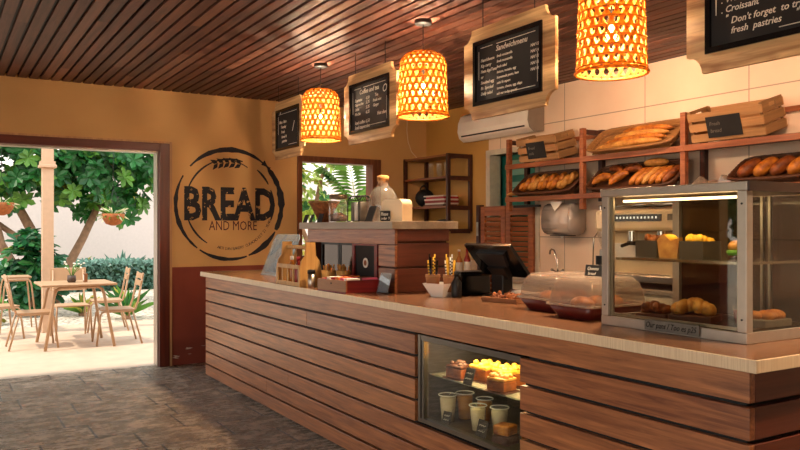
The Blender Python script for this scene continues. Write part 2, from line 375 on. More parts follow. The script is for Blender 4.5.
M['pink'] = flat('pink_sachet','#d0587a',.5); M['orange'] = flat('orange_sachet','#d67a2c',.5); M['redp'] = flat('red_sachet','#a8202a',.5)
M['cake'] = bread_mat('yellow_sponge','#d08a1e','#ffd257',30); M['choc'] = bread_mat('chocolate_cake','#2c130a','#6a371a',30)
M['juice'] = flat('orange_drink','#e0921f',.3); M['milk'] = flat('cream_dessert','#efd9b4',.4)
M['mirror'] = flat('dark_reflective_glass','#57524c',.06,.9,noise=.02)
M['sauce'] = flat('red_sauce','#8c1d12',.25); M['amber'] = flat('amber_liquid','#a3601d',.15)
M['cork'] = flat('cork','#a8733f',.85,noise=.3,nscale=60)
M['screen'] = flat('glossy_black_plastic','#08080a',.18,noise=.0)
M['led'] = emit('warm_led_strip','#ffd79a',5)
M['tag'] = flat('grey_slate_plate','#6e665c',.6,noise=.2,nscale=30)
M['bookr'] = flat('red_cover','#8e2a22',.5); M['bookw'] = flat('white_cover','#d8cdbd',.5); M['bookb'] = flat('brown_cover','#6a3b26',.5)
M['yellow'] = flat('yellow_waffle','#f0b629',.6,noise=.2,nscale=40)

# ------------------------------------------------------------------ lettering
def text_mesh(g, body, size, Mx, shear=0, bold=0, depth=.0006, spacing=1.0, align='LEFT', mi=0, width=None, mono=False):
    cu = bpy.data.curves.new('lettering', 'FONT'); cu.body = body; cu.size = size; cu.shear = shear; cu.offset = bold
    cu.extrude = depth; cu.space_character = spacing; cu.align_x = align; cu.resolution_u = 2
    ob = bpy.data.objects.new('lettering', cu); COL.objects.link(ob)
    bpy.context.view_layer.update()
    me = bpy.data.meshes.new_from_object(ob)
    bpy.data.objects.remove(ob); bpy.data.curves.remove(cu)
    sx = 1.0
    if width:
        xs = [v.co.x for v in me.vertices]; sx = width/max(1e-6,(max(xs)-min(xs)))
        ox = min(xs)
        for v in me.vertices: v.co.x = (v.co.x-ox)*sx
    me.transform(Mx)
    g.bm.from_mesh(me); bpy.data.meshes.remove(me)
    return g
def MX(origin, ex, ey):                                             # text frame
    ex, ey = Vector(ex).normalized(), Vector(ey).normalized(); ez = ex.cross(ey)
    m = Matrix.Identity(4)
    for i in range(3): m[i][0], m[i][1], m[i][2], m[i][3] = ex[i], ey[i], ez[i], origin[i]
    return m

# ------------------------------------------------------------------ the room
XW, YB, ZC = 5.5, 8.35, 2.97
XL, YF = -2.5, -2.4
struct('floor', G().bx(XL-.2, XW+1.6, YF-.2, YB+.12, -.08, 0), floor_mat())
g = G()                                                              # ceiling boards along the room
x = XL
while x < XW-.02:
    w = .076
    y = YF - R.random()*2
    while y < YB:
        l = 1.8 + R.random()*2.2
        y1 = min(YB, y+l)
        if y1 > YF: g.bx(x, min(x+w, XW), max(y, YF), y1-.002, ZC, ZC+.02)
        y += l
    x += .10
ceil = struct('ceiling', g, M['ceil'])
struct('ceiling_backing', G().bx(XL-.2, XW+1.6, YF-.2, YB+.15, ZC+.03, ZC+.1), M['black'])
# back wall with door opening and window opening
DX0, DX1, DZ = -1.7, 2.17, 2.40
WX0, WX1, WZ0, WZ1 = 3.667, 4.80, 1.10, 2.35
T = .15
g = G()
g.bx(XL-.2, DX0, YB, YB+T, 0, ZC+.029); g.bx(DX0, DX1, YB, YB+T, DZ, ZC+.029); g.bx(DX1, WX0, YB, YB+T, 0, ZC+.029)
g.bx(WX0, WX1, YB, YB+T, 0, WZ0); g.bx(WX0, WX1, YB, YB+T, WZ1, ZC+.029); g.bx(WX1, XW+1.6, YB, YB+T, 0, ZC+.029)
struct('wall_back', g, wallpaint())
# right wall with opening behind the louvred doors
OY0, OY1, OZ = 6.2, 7.0, 2.33
g = G()
g.bx(XW, XW+.12, YF, OY0, 0, ZC); g.bx(XW, XW+.12, OY1, YB, 0, ZC); g.bx(XW, XW+.12, OY0, OY1, OZ, ZC)
struct('wall_right', g, rightwall_mat())
g = G(); g.bx(XL-.15, XL, 5.55, YB, 0, ZC); g.bx(XL-.15, XL, YF, 5.55, 2.85, ZC); struct('wall_left', g, wallpaint())
struct('wall_front', G().bx(XL-.15, XW+.12, YF-.15, YF, 0, ZC), wallpaint())
# room behind the opening
g = G(); g.bx(XW+1.4, XW+1.5, OY0-1, YB, 0, ZC); g.bx(XW+.12, XW+1.4, OY0-1.1, OY0-1, 0, ZC)
struct('wall_store', g, M['teal'])
d = G(); d.bx(5.70, 5.74, OY0-.05, OY1+.05, 0, OZ+.05); d = struct('door_2', d, M['teal'])
p = G()
for z0, z1, y0, y1 in ((1.96,2.02,6.2,6.95),(2.10,2.27,6.62,6.93),(1.88,1.95,6.3,6.86)):
    p.bx(5.685, 5.70, y0, y1, z0, z1)
part('louver_reflection', p, M['tealpale'], d)  # pale bars painted in for reflections on the glass louvres
g = G()
for y0, y1 in ((OY0-.05, OY0+.01), (OY1-.01, OY1+.06)): g.bx(XW-.02, XW+.14, y0, y1, 0, OZ+.06)
g.bx(XW-.02, XW+.14, OY0, OY1, OZ, OZ+.06)
struct('trim_1', g, M['casing'])
# door frame
g = G()
F = .11
g.bx(DX1-F, DX1, YB-.03, YB+T+.02, 0, DZ, bev=.004); g.bx(DX0, DX0+F, YB-.03, YB+T+.02, 0, DZ)
df = struct('door_1', g, M['door'])
part('header', G().bx(DX0+F, DX1-F, YB-.03, YB+T+.02, DZ-.085, DZ, bev=.004), M['doorh'], df)
part('track', G().bx(DX1-F-.012, DX1-F, YB+.02, YB+T+.03, 0, DZ-.085).bx(DX0+F, DX1-F-.012, YB+.02, YB+T+.03, DZ-.10, DZ-.085), M['alu'], df)
struct('trim_2', G().bx(DX1, DX1+.025, YB-.025, YB, 0, DZ).bx(DX0, DX1+.025, YB-.02, YB, DZ, DZ+.02), wood('pale_door_architrave','#a9764a','#cfa070','Z',.5,.5))
# window
g = G()
f = .055
g.bx(WX0, WX0+f, YB-.03, YB+T, WZ0, WZ1); g.bx(WX1-.12, WX1, YB-.03, YB+T, WZ0, WZ1)
g.bx(WX0+f, WX1-.12, YB-.03, YB+T, WZ1-.07, WZ1); g.bx(WX0+f, WX1-.12, YB-.03, YB+T, WZ0, WZ0+.06)
w = struct('window_1', g, M['winf'])
part('pane', G().bx(WX0+f, WX1-.12, YB+.07, YB+.076, WZ0+.06, WZ1-.07), glass('window_glass','#ffffff',.6,1.3), w)

# ------------------------------------------------------------------ painted emblem on the back wall
LX, LZ = 2.857, 1.757
lg = thing('wall_emblem', 'round dark blue BREAD AND MORE emblem painted on the ochre wall', 'wall emblem', (LX, YB, LZ))
def wp(a, b, t): return (LX+a, YB-t, LZ+b)
def arc(g, r, w0, w1, a0, a1, t=.002, wob=.0):
    n = max(6, int(abs(a1-a0)/4)); P = []; Q = []
    for i in range(n+1):
        u = i/n; a = rad(a0+(a1-a0)*u); w = w0+(w1-w0)*math.sin(PI*u)
        wv = w*(1+wob*math.sin(13*a)+wob*math.sin(29*a+1))
        P.append(((r+wv/2)*math.cos(a), (r+wv/2)*math.sin(a))); Q.append(((r-wv/2)*math.cos(a), (r-wv/2)*math.sin(a)))
    for i in range(n): g.prism([P[i],P[i+1],Q[i+1],Q[i]], wp, .0005, t)
for A in ((.618,.016,.056,52,138,.1),(.622,.065,.04,42,52,.3),(.612,.04,.072,-28,42,.2),(.615,.016,.062,-70,-30,.1),(.618,.014,.042,-125,-72,.1),(.618,.014,.045,150,232,.15)):
    arc(g := G(), *A[:5], wob=A[5]); part('outer_ring_arc', g, M['navys'], lg)
for A in ((.012,.024,74,112),(.012,.022,114,160),(.012,.026,28,52),(.012,.036,-20,20),(.01,.022,197,238)):
    arc(g := G(), .51, *A); part('inner_ring_arc', g, M['navys'], lg)
text_mesh(g := G(), 'BREAD', .50, MX((LX-.525, YB-.0012, LZ-.165), (1,0,0), (0,0,1)), bold=.017, width=1.06)
part('large_lettering', g, M['navy'], lg)
text_mesh(g := G(), 'AND MORE', .15, MX((LX-.25, YB-.0012, LZ-.29), (1,0,0), (0,0,1)), bold=0, width=.56)
part('small_lettering', g, M['maroon'], lg)
msg = 'ARTISAN BAKERY CURACAO EST 21 YEARS'; g = G()
for i, ch in enumerate(msg):
    if ch == ' ': part('curved_word', g, M['navys'], lg); g = G(); continue
    a = rad(252 + i*2.55); r = .515
    text_mesh(g, ch, .045, MX((LX+r*math.cos(a), YB-.0012, LZ+r*math.sin(a)), (-math.sin(a),0,math.cos(a)), (-math.cos(a),0,-math.sin(a))))
part('curved_word', g, M['navys'], lg)
g = G()
stem = [(-.20+.05*i, .40+.10*math.sin(PI*(i+1)/10)) for i in range(9)]
for i in range(5, 8): g.prism([stem[i], stem[i+1], (stem[i+1][0], stem[i+1][1]-.012), (stem[i][0], stem[i][1]-.012)], wp, .0005, .002)
for i in range(5):
    cx, cz = -.20+.068*i, .435+.035*math.sin(PI*(i+1.5)/7)
    for sgn in (-1, 1):
        a = rad(195 + sgn*38 - i*6); L_ = .095; w_ = .024
        dx, dz = math.cos(a), math.sin(a); nx, nz = -dz, dx
        bx_, bz_ = cx+.05, cz
        g.prism([(bx_,bz_),(bx_+dx*L_*.4+nx*w_,bz_+dz*L_*.4+nz*w_),(bx_+dx*L_,bz_+dz*L_),(bx_+dx*L_*.4-nx*w_,bz_+dz*L_*.4-nz*w_)], wp, .0005, .002)
part('wheat_ear', g, M['navys'], lg)

# ------------------------------------------------------------------ counter
CX0, CX1, CY0, CY1 = 2.33, 3.12, 1.57, 7.57
NY0, NY1, NZ0, NZ1 = 2.745, 3.60, .395, .885                        # niche of the fridge
ct = thing('service_counter', 'long hardwood plank fronted service counter on the stone floor', 'counter', (2.7, 4.5, 0))
g = G()
XB = 2.36
g.bx(XB, CX1, CY0+.03, NY0-.03, .0, 1.005); g.bx(XB, CX1, NY1+.08, CY1, .0, 1.005)
g.bx(XB, CX1, NY0-.03, NY1+.08, 0, NZ0-.02); g.bx(XB, CX1, NY0-.03, NY1+.08, NZ1+.01, 1.005); g.bx(3.02, CX1, NY0-.03, NY1+.08, NZ0-.02, NZ1+.01)
part('carcass', g, M['black'], ct)
g = G(); ge = G()
gaps = [1.004, .886, .760, .633, .507, .381, .254, .127, .012]
for k in range(8):
    z1 = gaps[k]-.008; z0 = gaps[k+1]+.008
    if k == 0: z1 = 1.004
    def run(y0, y1):
        cuts = [y0]
        y = y0 + 1.2 + R.random()*4.5
        while y < y1-1.0: cuts.append(y); y += 3.2 + R.random()*2.0
        cuts.append(y1)
        for a, b in zip(cuts[:-1], cuts[1:]): g.bx(CX0, XB, a+.0006, b-.0006, z0, z1, bev=.0025)
    if 1 <= k <= 4: run(CY0, NY0); run(3.655, CY1)
    else: run(CY0, CY1)
    ge.bx(XB+.001, CX1, CY0, CY0+.028, z0, z1, bev=.0025)
part('front_planks', g, M['plank'], ct); part('end_planks', ge, M['plankx'], ct)
wt = thing('countertop', 'continuous brown countertop with a cream edge lying on the plank counter', 'countertop', (2.7, 4.5, 1.005))
part('surface', G().bx(2.296, 3.15, 1.526, 7.604, 1.0065, 1.05), M['top'], wt)
g = G(); g.bx(2.288, 2.296, 1.518, 7.612, 1.0065, 1.0503, bev=.002); g.bx(2.296, 3.15, 1.518, 1.526, 1.0065, 1.0503, bev=.002); g.bx(2.296, 3.15, 7.604, 7.612, 1.0065, 1.0503)
part('edge_band', g, M['edge'], wt)

# built-in display fridge
fr = thing('display_fridge', 'glass fronted display fridge built into the plank counter', 'display fridge', (2.6, 3.17, NZ0))
g = G(); X0, X1 = 2.38, 3.0
g.bx(X1-.01, X1, NY0, NY1+.05, NZ0, NZ1); g.bx(X0, X1-.01, NY0, NY0+.01, NZ0, NZ1); g.bx(X0, X1-.01, NY1+.04, NY1+.05, NZ0, NZ1)
g.bx(X0, X1-.01, NY0+.01, NY1+.04, NZ0, NZ0+.012); g.bx(X0, X1-.01, NY0+.01, NY1+.04, NZ1-.012, NZ1)
part('lining', g, flat('fridge_lining','#4a4234',.35,.3), fr)
g = G(); g.bx(2.335, 2.38, NY1+.005, NY1+.03, NZ0, NZ1); g.bx(2.34, 2.375, NY1-.02, NY1, NZ0, NZ1); g.bx(2.335, 2.38, NY0-.002, NY1+.005, NZ0, NZ0+.022); g.bx(2.335, 2.38, NY0, NY1, NZ1-.03, NZ1)
part('frame', g, flat('grey_aluminium','#77726a',.3,.8), fr)
part('pane', G().bx(2.352, 2.356, NY0, NY1-.02, NZ0+.022, NZ1-.03), M['glass'], fr)
SZ = .655
part('shelf', G().bx(2.42, 2.98, NY0+.012, NY1+.035, SZ-.008, SZ), glass('shelf_glass','#dfe8dc',.8,1.5,.3,'#c9c4b2'), fr)
part('lamp_strip', G().bx(2.385, 2.41, NY0+.05, NY1-.05, NZ1-.024, NZ1-.0125), M['led'], fr)
def cake(x, y, z, s, m, label, rz):
    t = thing('cake_slice', label, 'cake', (x,y,z), rz, 'cake slices on the fridge shelf')
    part('sponge', G().bx(-.045*s,.045*s,-.05*s,.05*s,.006,.05*s,bev=.006), M['crustd'], t, False)
    gg = G().bx(-.045*s,.045*s,-.05*s,.05*s,.05*s,.065*s,bev=.006)
    for k in range(5): gg.ell((R.uniform(-.03,.03)*s, R.uniform(-.035,.035)*s, .066*s), .016*s,.016*s,.01*s)
    for k in range(8): gg.ell((R.uniform(-.035,.035)*s, R.uniform(-.04,.04)*s, .07*s), .012*s,.012*s,.012*s)
    part('topping', gg, m, t, False)
    part('plate', G().bx(-.055*s,.055*s,-.062*s,.062*s,0,.005), M['cardd'], t, False)
cake(2.48, 3.43, SZ+.0005, 1.15, M['choc'], 'dark chocolate cake slice at the left of the fridge shelf', .2)
cake(2.56, 3.30, SZ+.0005, 1.35, M['cake'], 'yellow topped cake slice behind the black price card in the fridge', .1)
cake(2.58, 3.13, SZ+.0005, 1.4, M['cake'], 'tall yellow cake slice second from the right on fridge shelf', -.1)
cake(2.46, 3.04, SZ+.0005, 1.15, M['crustl'], 'pale frosted cake slice at the right end of the fridge shelf', .2)
def cup(x, y, z, m, label, s=1.0):
    t = thing('dessert_cup', label, 'cup', (x,y,z), 0, 'plastic cups on the fridge floor')
    part('contents', G().lathe([(.031*s,.004),(.0405*s,.112*s),(.0,.116*s)]), m, t, False)
    part('plastic_cup', G().shell([(.0,0.0),(.032*s,0),(.042*s,.125*s),(.046*s,.128*s)]), M['jarglass'], t, False)
    part('rim', G().tube([(.045*s*math.cos(a*PI/10), .045*s*math.sin(a*PI/10), .128*s) for a in range(20)], .003, 6, True), M['white'], t, False)
Z0 = NZ0+.013
cup(2.45, 3.50, Z0, M['milk'], 'white dessert cup at the far left of the fridge floor', 1.15)
cup(2.56, 3.49, Z0, M['juice'], 'orange filled plastic cup behind the first white dessert cup', 1.15)
cup(2.47, 3.25, Z0, M['milk'], 'white dessert cup in the middle of the fridge floor', 1.05)
cup(2.60, 3.36, Z0, M['juice'], 'orange filled plastic cup behind the middle white dessert cup', 1.05)
cup(2.52, 3.13, Z0, M['milk'], 'white dessert cup at the right beside the brown cake boxes', 1.1)
for (x, y, lab) in ((2.44, 2.985, 'brown boxed cake beside the rightmost white dessert cup'), (2.50, 2.84, 'brown boxed cake in the right corner of the fridge floor')):
    t = thing('boxed_cake', lab, 'cake', (x,y,Z0), .3, 'brown boxes in the fridge')
    part('box', G().bx(-.05,.05,-.05,.05,0,.045,bev=.004), M['cardd'], t, False); part('cake', G().bx(-.046,.046,-.046,.046,.0455,.095,bev=.01), M['crust'], t, False)
def pcard(x, y, z, rz, label, h=.075, w=.06, tilt=.3, group='black price cards', lines=2):
    t = thing('price_card', label, 'price card', (x,y,z), rz, group)
    c, s_ = math.cos(tilt), math.sin(tilt)
    def fn(a, b, q): return (b*s_+q, -a, b*c)
    part('slate', G().prism([(-w/2,0),(w/2,0),(w/2,h),(-w/2,h)], fn, 0, .004), M['slate'], t, False)
    gg = G()
    for k in range(lines): 
        zz = h*(.7-.32*k); gg.tube([fn(-w*.33+w*.66*i/8, zz+.004*((i*7)%3-1), -.001) for i in range(9)], .0012, 4)
    part('chalk_writing', gg, M['chalk'], t, False)
pcard(2.405, 3.26, SZ, 0, 'black price card before the yellow cake on the fridge shelf', .09, .075, group='price cards in the fridge')
pcard(2.39, 3.44, Z0, .2, 'small black price card before the left white dessert cup', .07, .06, group='price cards in the fridge')
pcard(2.39, 3.13, Z0, .0, 'larger black price card before the right white dessert cup', .09, .08, group='price cards in the fridge')

# ------------------------------------------------------------------ raised box on the counter
TX0, TX1, TY0, TY1 = 2.645, 3.09, 4.40, 5.80
tw = thing('raised_cabinet', 'dark plank raised cabinet with stone coloured top standing on the counter', 'cabinet', (2.87, 5.1, 1.05))
part('top_slab', G().bx(2.59, 3.13, 4.345, 5.855, 1.48, 1.533, bev=.003), wood('stone_slab','#8d7a66','#a99780','Y',.4,.4), tw)
g = G(); g.bx(TX0, TX0+.02, TY0, TY1, 1.375, 1.48); g.bx(TX0, TX0+.02, TY0, 4.62, 1.05, 1.21); g.bx(TX0, TX0+.02, TY0, 4.62, 1.225, 1.368)
part('front_band', g, M['plank'], tw)
g = G()
for z0, z1 in ((1.051,1.21),(1.225,1.382),(1.396,1.48)): g.bx(TX0+.021, TX1, TY0, TY0+.02, z0, z1, bev=.002)
part('end_planks', g, M['plankx'], tw)
g = G(); g.bx(TX0+.025, TX1-.01, TY0+.021, 4.62, 1.051, 1.479); g.bx(TX0+.025, TX1-.01, 4.62, TY1, 1.375, 1.479); g.bx(2.76, TX1-.01, 4.62, TY1, 1.051, 1.375); g.bx(TX0+.02, 2.76, TY1-.03, TY1, 1.051, 1.375)
part('carcass', g, M['cardd'], tw)
for y0, y1 in ((5.06, 5.37), (5.38, 5.70)):
    dd = part('glass_door', G().bx(2.725, 2.733, y0+.02, y1-.02, 1.07, 1.355), M['mirror'], tw)
    part('door_frame', G().bx(2.72,2.74,y0,y0+.02,1.053,1.372).bx(2.72,2.74,y1-.02,y1,1.053,1.372).bx(2.72,2.74,y0+.02,y1-.02,1.053,1.07).bx(2.72,2.74,y0+.02,y1-.02,1.355,1.372), M['darkmetal'], dd)
pn = thing('framed_panel', 'black panel with a pale round emblem in a red brown frame under the slab', 'panel', (2.67, 4.83, 1.05))
part('board', G().bx(2.665, 2.675, 4.70, 5.00, 1.07, 1.36), M['slate'], pn)
part('frame', G().bx(2.655,2.685,4.66,4.70,1.051,1.372).bx(2.655,2.685,5.00,5.035,1.051,1.372).bx(2.655,2.685,4.70,5.00,1.051,1.07).bx(2.655,2.685,4.70,5.00,1.36,1.372), M['redwood'], pn)
em = G(); em.cyl((2.665,4.84,1.235),(2.660,4.84,1.235),.036,n=24); e_ = part('emblem', em, M['chalk'], pn)
part('emblem_centre', G().cyl((2.660,4.84,1.235),(2.658,4.84,1.235),.02,n=16), M['card'], e_)

# things on the raised cabinet
ZT = 1.5332
bw = thing('wooden_bowl', 'brown coconut fibre bowl on the raised cabinet before the window', 'bowl', (2.725, 5.66, ZT))
part('bowl', G().lathe([(.04,.0),(.045,.01),(.09,.10),(.125,.165),(.118,.166),(.085,.11),(.04,.03),(0,.025)]), flat('coconut_fibre','#8a5228',.85,noise=.4,nscale=40,bump=.6), bw, False)
part('rim', G().tube([(.122*math.cos(a*PI/14), .122*math.sin(a*PI/14), .166) for a in range(28)], .009, 6, True), M['wickerl'], bw, False)
jr = thing('storage_jar', 'glass jar with metal lid and brown contents between bowl and wire rack', 'jar', (2.725, 5.40, ZT))
part('jar_body', G().shell([(0,.002),(.075,.002),(.08,.015),(.08,.15),(.066,.178),(.066,.19)]), M['jarglass'], jr, False)
part('lid', G().lathe([(.07,.185),(.072,.19),(.072,.212),(.06,.22),(0,.222)]), flat('dull_brass_lid','#6a5a48',.4,.7), jr, False)
part('contents', G().lathe([(.07,.006),(.073,.05),(.03,.075),(0,.078)]), M['choc'], jr, False)
rk = thing('wire_rack', 'black wire rack holding grey cards between jar and cork bottle', 'rack', (2.74, 5.08, ZT))
g = G()
for yy in (-.09, .09):
    g.tube([(-.05,yy,0),(-.05,yy,.16),(-.02,yy,.195),(.02,yy,.195),(.05,yy,.16),(.05,yy,0)], .004, 6)
for k in range(7):
    yy = -.09+.03*k; g.tube([(-.05,yy,.16),(-.035,yy,.19),(0,yy,.2),(.035,yy,.19),(.05,yy,.16)], .003, 6)
for xx in (-.05,.05):
    for zz in (.006,.16): g.tube([(xx,-.09,zz),(xx,.09,zz)], .004, 6)
part('wire_frame', g, M['darkmetal'], rk, False)
for k, yy in enumerate((-.055, 0.0, .055)):
    part('card', G().bx(-.03,.03,yy-.02,yy+.02,.004,.15), [M['tag'],M['paper'],M['tag']][k], rk, False)
bt = thing('cork_bottle', 'large clear dome bottle with cork stopper beside the cream box', 'bottle', (2.82, 4.86, ZT))
part('glass_body', G().shell([(0,.003),(.105,.003),(.112,.02),(.112,.12),(.10,.19),(.07,.24),(.042,.265),(.038,.29),(.044,.30)]), M['jarglass'], bt, False)
part('cork', G().lathe([(.034,.26),(.036,.30),(.045,.302),(.045,.335),(.03,.342),(0,.342)]), M['cork'], bt, False)
tb = thing('cream_box', 'cream rounded box with a black chalk sign on the raised cabinet', 'box', (2.78, 4.60, ZT))
def rr(w, h, r, n=6):
    P = []
    for cx, cy, a0 in ((w/2-r,h-r,0),(-w/2+r,h-r,90)):
        for i in range(n+1): a = rad(a0+90*i/n); P.append((cx+r*math.cos(a), cy+r*math.sin(a)))
    return P + [(-w/2,0),(w/2,0)]
part('body', G().prism(rr(.24,.155,.045), lambda a,b,t:(t,-a,b), -.045, .045), M['cream'], tb, False)
g = G().prism([(-.055,.0),(.055,.0),(.055,.075),(-.055,.075)], lambda a,b,t:(t,-a+.06,b), -.060, -.053)
sg = part('chalk_sign', g, M['slate'], tb, False); 
g = G(); text_mesh(g, 'Please', .034, MX((-.0606,.105,.042),(0,-1,0),(0,0,1)), .2); text_mesh(g, 'order  9', .03, MX((-.0606,.105,.012),(0,-1,0),(0,0,1)), .2)
part('chalk_writing', g, M['chalk'], sg, False)
tb.rotation_euler.z = .12
for x, y, rz, lab, h in ((2.615, 5.80,.1,'leftmost small dark card on the raised cabinet edge',.07),(2.60,5.66,-.1,'second small dark card from the left on the cabinet edge',.07),(2.605,5.50,.15,'third small dark card in front of the glass jar',.075),(2.65,4.78,.0,'taller dark card leaning before the cork bottle',.12)):
    pcard(x, y, ZT, rz, lab, h, h*.85, .35, 'dark cards on the raised cabinet', 0 if h<.1 else 0)

# ------------------------------------------------------------------ things on the counter
ZK = 1.0502
mh = thing('menu_holder', 'clear slanted acrylic menu holder at the far end of the counter', 'menu holder', (2.68, 6.6, ZK))
def sl(a, b, t): return (b*.36+t-.02, -a, b*.93)
part('acrylic_sheet', G().prism([(-.30,0),(.28,0),(.30,.36),(.26,.41),(-.26,.41),(-.30,.36)], sl, 0, .006), M['acryl'], mh, False)
part('insert', G().prism([(-.26,.03),(.25,.03),(.26,.34),(-.27,.36)], sl, .0062, .009), worn('grey_photo_print','#6b7a82','#c5ccca',.5,7), mh, False)
part('foot', G().bx(-.04,.16,-.29,.28,0,.006), M['acryl'], mh, False)
cd = thing('bottle_caddy', 'light plywood bottle caddy with slotted side standing on the counter', 'caddy', (2.40, 5.44, ZK))
def endp(y0, y1):
    P = [(-.09,0),(.09,0),(.09,.12),(.075,.19),(.045,.23),(.04,.33),(-.04,.33),(-.045,.23),(-.075,.19),(-.09,.12)]
    return G().prism(P, lambda a,b,t:(a,t,b), y0, y1)
part('end_panel', endp(-.225,-.213), M['ply'], cd, False); part('end_panel', endp(.213,.225), M['ply'], cd, False)
for xx in (-.09, .08):
    g = G(); g.bx(xx,xx+.01,-.213,.213,0,.03); g.bx(xx,xx+.01,-.213,.213,.13,.16)
    for k in range(5): yy = -.213+.1015*k; g.bx(xx,xx+.01,yy,yy+.02,.03,.13)
    part('slotted_side', g, M['ply'], cd, False)
part('base', G().bx(-.08,.08,-.213,.213,0,.01), M['ply'], cd, False)
part('handle', G().cyl((0,-.213,.29),(0,.213,.29),.014), M['ply'], cd, False)
for k, (yy, m, lab) in enumerate(((-.12,'sauce','red sauce bottle in the plywood caddy nearest its right end'),(.0,'sauce','red sauce bottle in the middle of the plywood caddy'),(.12,'amber','brown sauce bottle in the plywood caddy nearest its left end'))):
    b = thing('sauce_bottle', lab, 'bottle', (2.40, 5.44+yy, ZK+.0105), 0, 'bottles in the plywood caddy')
    part('bottle', G().lathe([(.028,0),(.03,.01),(.03,.12),(.013,.16),(.013,.18),(0,.18)]), M[m], b, False)
    part('cap', G().lathe([(.015,.178),(.015,.205),(0,.207)]), [M['redp'],M['redp'],M['white']][k], b, False)
sj = thing('shaker', 'small glass shaker with black lid beside the plywood caddy', 'shaker', (2.38, 5.155, ZK))
part('glass_body', G().lathe([(.025,0),(.028,.005),(.028,.10),(0,.10)], n=16), M['steel'], sj, False)
part('lid', G().lathe([(.03,.1),(.03,.125),(.02,.13),(0,.13)], n=16), M['darkmetal'], sj, False)
def stickcup(x, y, lab, r=.055):
    t = thing('wooden_cup', lab, 'cup', (x,y,ZK), 0, 'wooden cups of sticks behind the red box')
    part('cup', G().lathe([(r*.8,0),(r,.125),(r*.9,.125),(r*.75,.02),(0,.02)]), M['ply'], t, False)
    g = G()
    for k in range(22):
        a = R.random()*6.28; q = r*.75*math.sqrt(R.random()); ln = .145+.03*R.random()
        p0 = Vector((q*.7*math.cos(a), q*.7*math.sin(a), .03)); p1 = Vector((q*1.05*math.cos(a), q*1.05*math.sin(a), ln)); 
        g.tube([p0,p1], .005, 5)
    o = part('sticks', g, M['crustl'], t, False); o['kind'] = 'stuff'
stickcup(2.49, 5.09, 'wooden cup of stir sticks right beside the small shaker')
stickcup(2.55, 4.97, 'wooden cup of stir sticks just behind the red box')
rb = thing('tea_box', 'open red wooden box of sachets at the counter edge', 'box', (2.46, 4.70, ZK), .10)
g = G(); a, b, h = .15, .18, .085
g.bx(-a,a,-b,b,0,.01); g.bx(a-.012,a,-b,b,.01,h); g.bx(-a+.012,a-.012,b-.012,b,.01,h)
g.bx(-.004,.004,-b+.012,b-.012,.01,h-.01)
part('case', g, M['redwood'], rb, False)
part('front_panel', G().bx(-a,-a+.012,-b,b,.01,h), wood('box_front','#8f5a34','#b07a4c','Y',.45,.5), rb, False)
part('side_panel', G().bx(-a+.012,a-.012,-b,-b+.012,.01,h), M['redwood'], rb, False)
part('clasp', G().cyl((-a-.004,0,.06),(-a,0,.06),.006), M['darkmetal'], rb, False)
cols = ['paper','pink','orange','redp','paper','redp','pink','bookb']
k = 0
for ix in range(2):
    for iy in range(6):
        M_ = Matrix.Rotation(.10,4,'Z') @ Matrix.Translation((-.07+.145*ix, -.135+.054*iy, .012))
        c = M_.translation
        t = part('sachet', G().bx(-.055,.055,-.018,.018,0,.078+.012*R.random(),bev=.004), M[cols[k % 8]])
        t.location = Vector((2.46,4.70,ZK)) + c; t.rotation_euler.z = .10
        tag(t, {'paper':'white','pink':'pink','orange':'orange','redp':'red','bookb':'brown'}[cols[k%8]] + ' sachet standing in the open red box', 'sachet', {'paper':'white','pink':'pink','orange':'orange','redp':'red','bookb':'brown'}[cols[k%8]]+' sachets in the red box'); k += 1
ah = thing('acrylic_holder', 'small clear leaflet holder leaning at the corner of the raised cabinet', 'leaflet holder', (2.58, 4.43, ZK))
part('sheet', G().prism([(-.07,0),(.07,0),(.07,.14),(-.07,.14)], lambda a,b,t:(b*.25+t-.02,-a,b*.96), 0, .005), M['acryl'], ah, False)
part('leaflet', G().prism([(-.062,.004),(.062,.004),(.062,.13),(-.062,.13)], lambda a,b,t:(b*.25+t-.02,-a,b*.96), .0052, .007), M['tag'], ah, False)
part('base', G().bx(-.022,.02,-.07,.07,0,.006), M['darkmetal'], ah, False)
wb = thing('white_bowl', 'square flared white bowl holding two wooden cups on the counter', 'bowl', (2.76, 4.02, ZK), .35)
def sq(w, z): return [(-w,-w,z),(w,-w,z),(w,w,z),(-w,w,z)]
g = G(); V = sq(.045,0)+sq(.085,.085)+sq(.079,.085)+sq(.04,.008)
g._new(V, [(3,2,1,0)]+[(i+4*j,(i+1)%4+4*j,(i+1)%4+4*(j+1),i+4*(j+1)) for j in range(3) for i in range(4)]+[(12,13,14,15)])
part('bowl', g, M['white'], wb, False)
def strawcup(x, y, lab, mats):
    t = thing('straw_cup', lab, 'cup', (x,y,ZK+.03), 0, 'wooden straw cups in the white bowl')
    part('cup', G().lathe([(.036,0),(.048,.11),(.043,.11),(.033,.01),(0,.01)]), M['card'], t, False)
    part('band', G().tube([(.0475*math.cos(q*PI/12),.0475*math.sin(q*PI/12),.095) for q in range(24)], .003, 6, True), M['wickerl'], t, False)
    for k in range(7):
        a = k*.9; p0 = Vector((.018*math.cos(a), .018*math.sin(a), .012)); p1 = Vector((.032*math.cos(a), .032*math.sin(a), .20+.02*(k%3)))
        st = part('straw', G().tube([p0,p1], .0045, 6), mats[k % len(mats)], t, False)
        if k % 2:
            gg = G()
            for q in range(5): gg.tube([p0.lerp(p1,.45+.1*q), p0.lerp(p1,.49+.1*q)], .0049, 6)
            part('stripe', gg, M['screen'], st, False)
strawcup(2.725, 4.06, 'wooden cup with black straws at the left in the white bowl', [M['screen'], M['yellow']])
strawcup(2.80, 3.975, 'wooden cup with striped straws at the right in the white bowl', [M['yellow'], M['paper']])
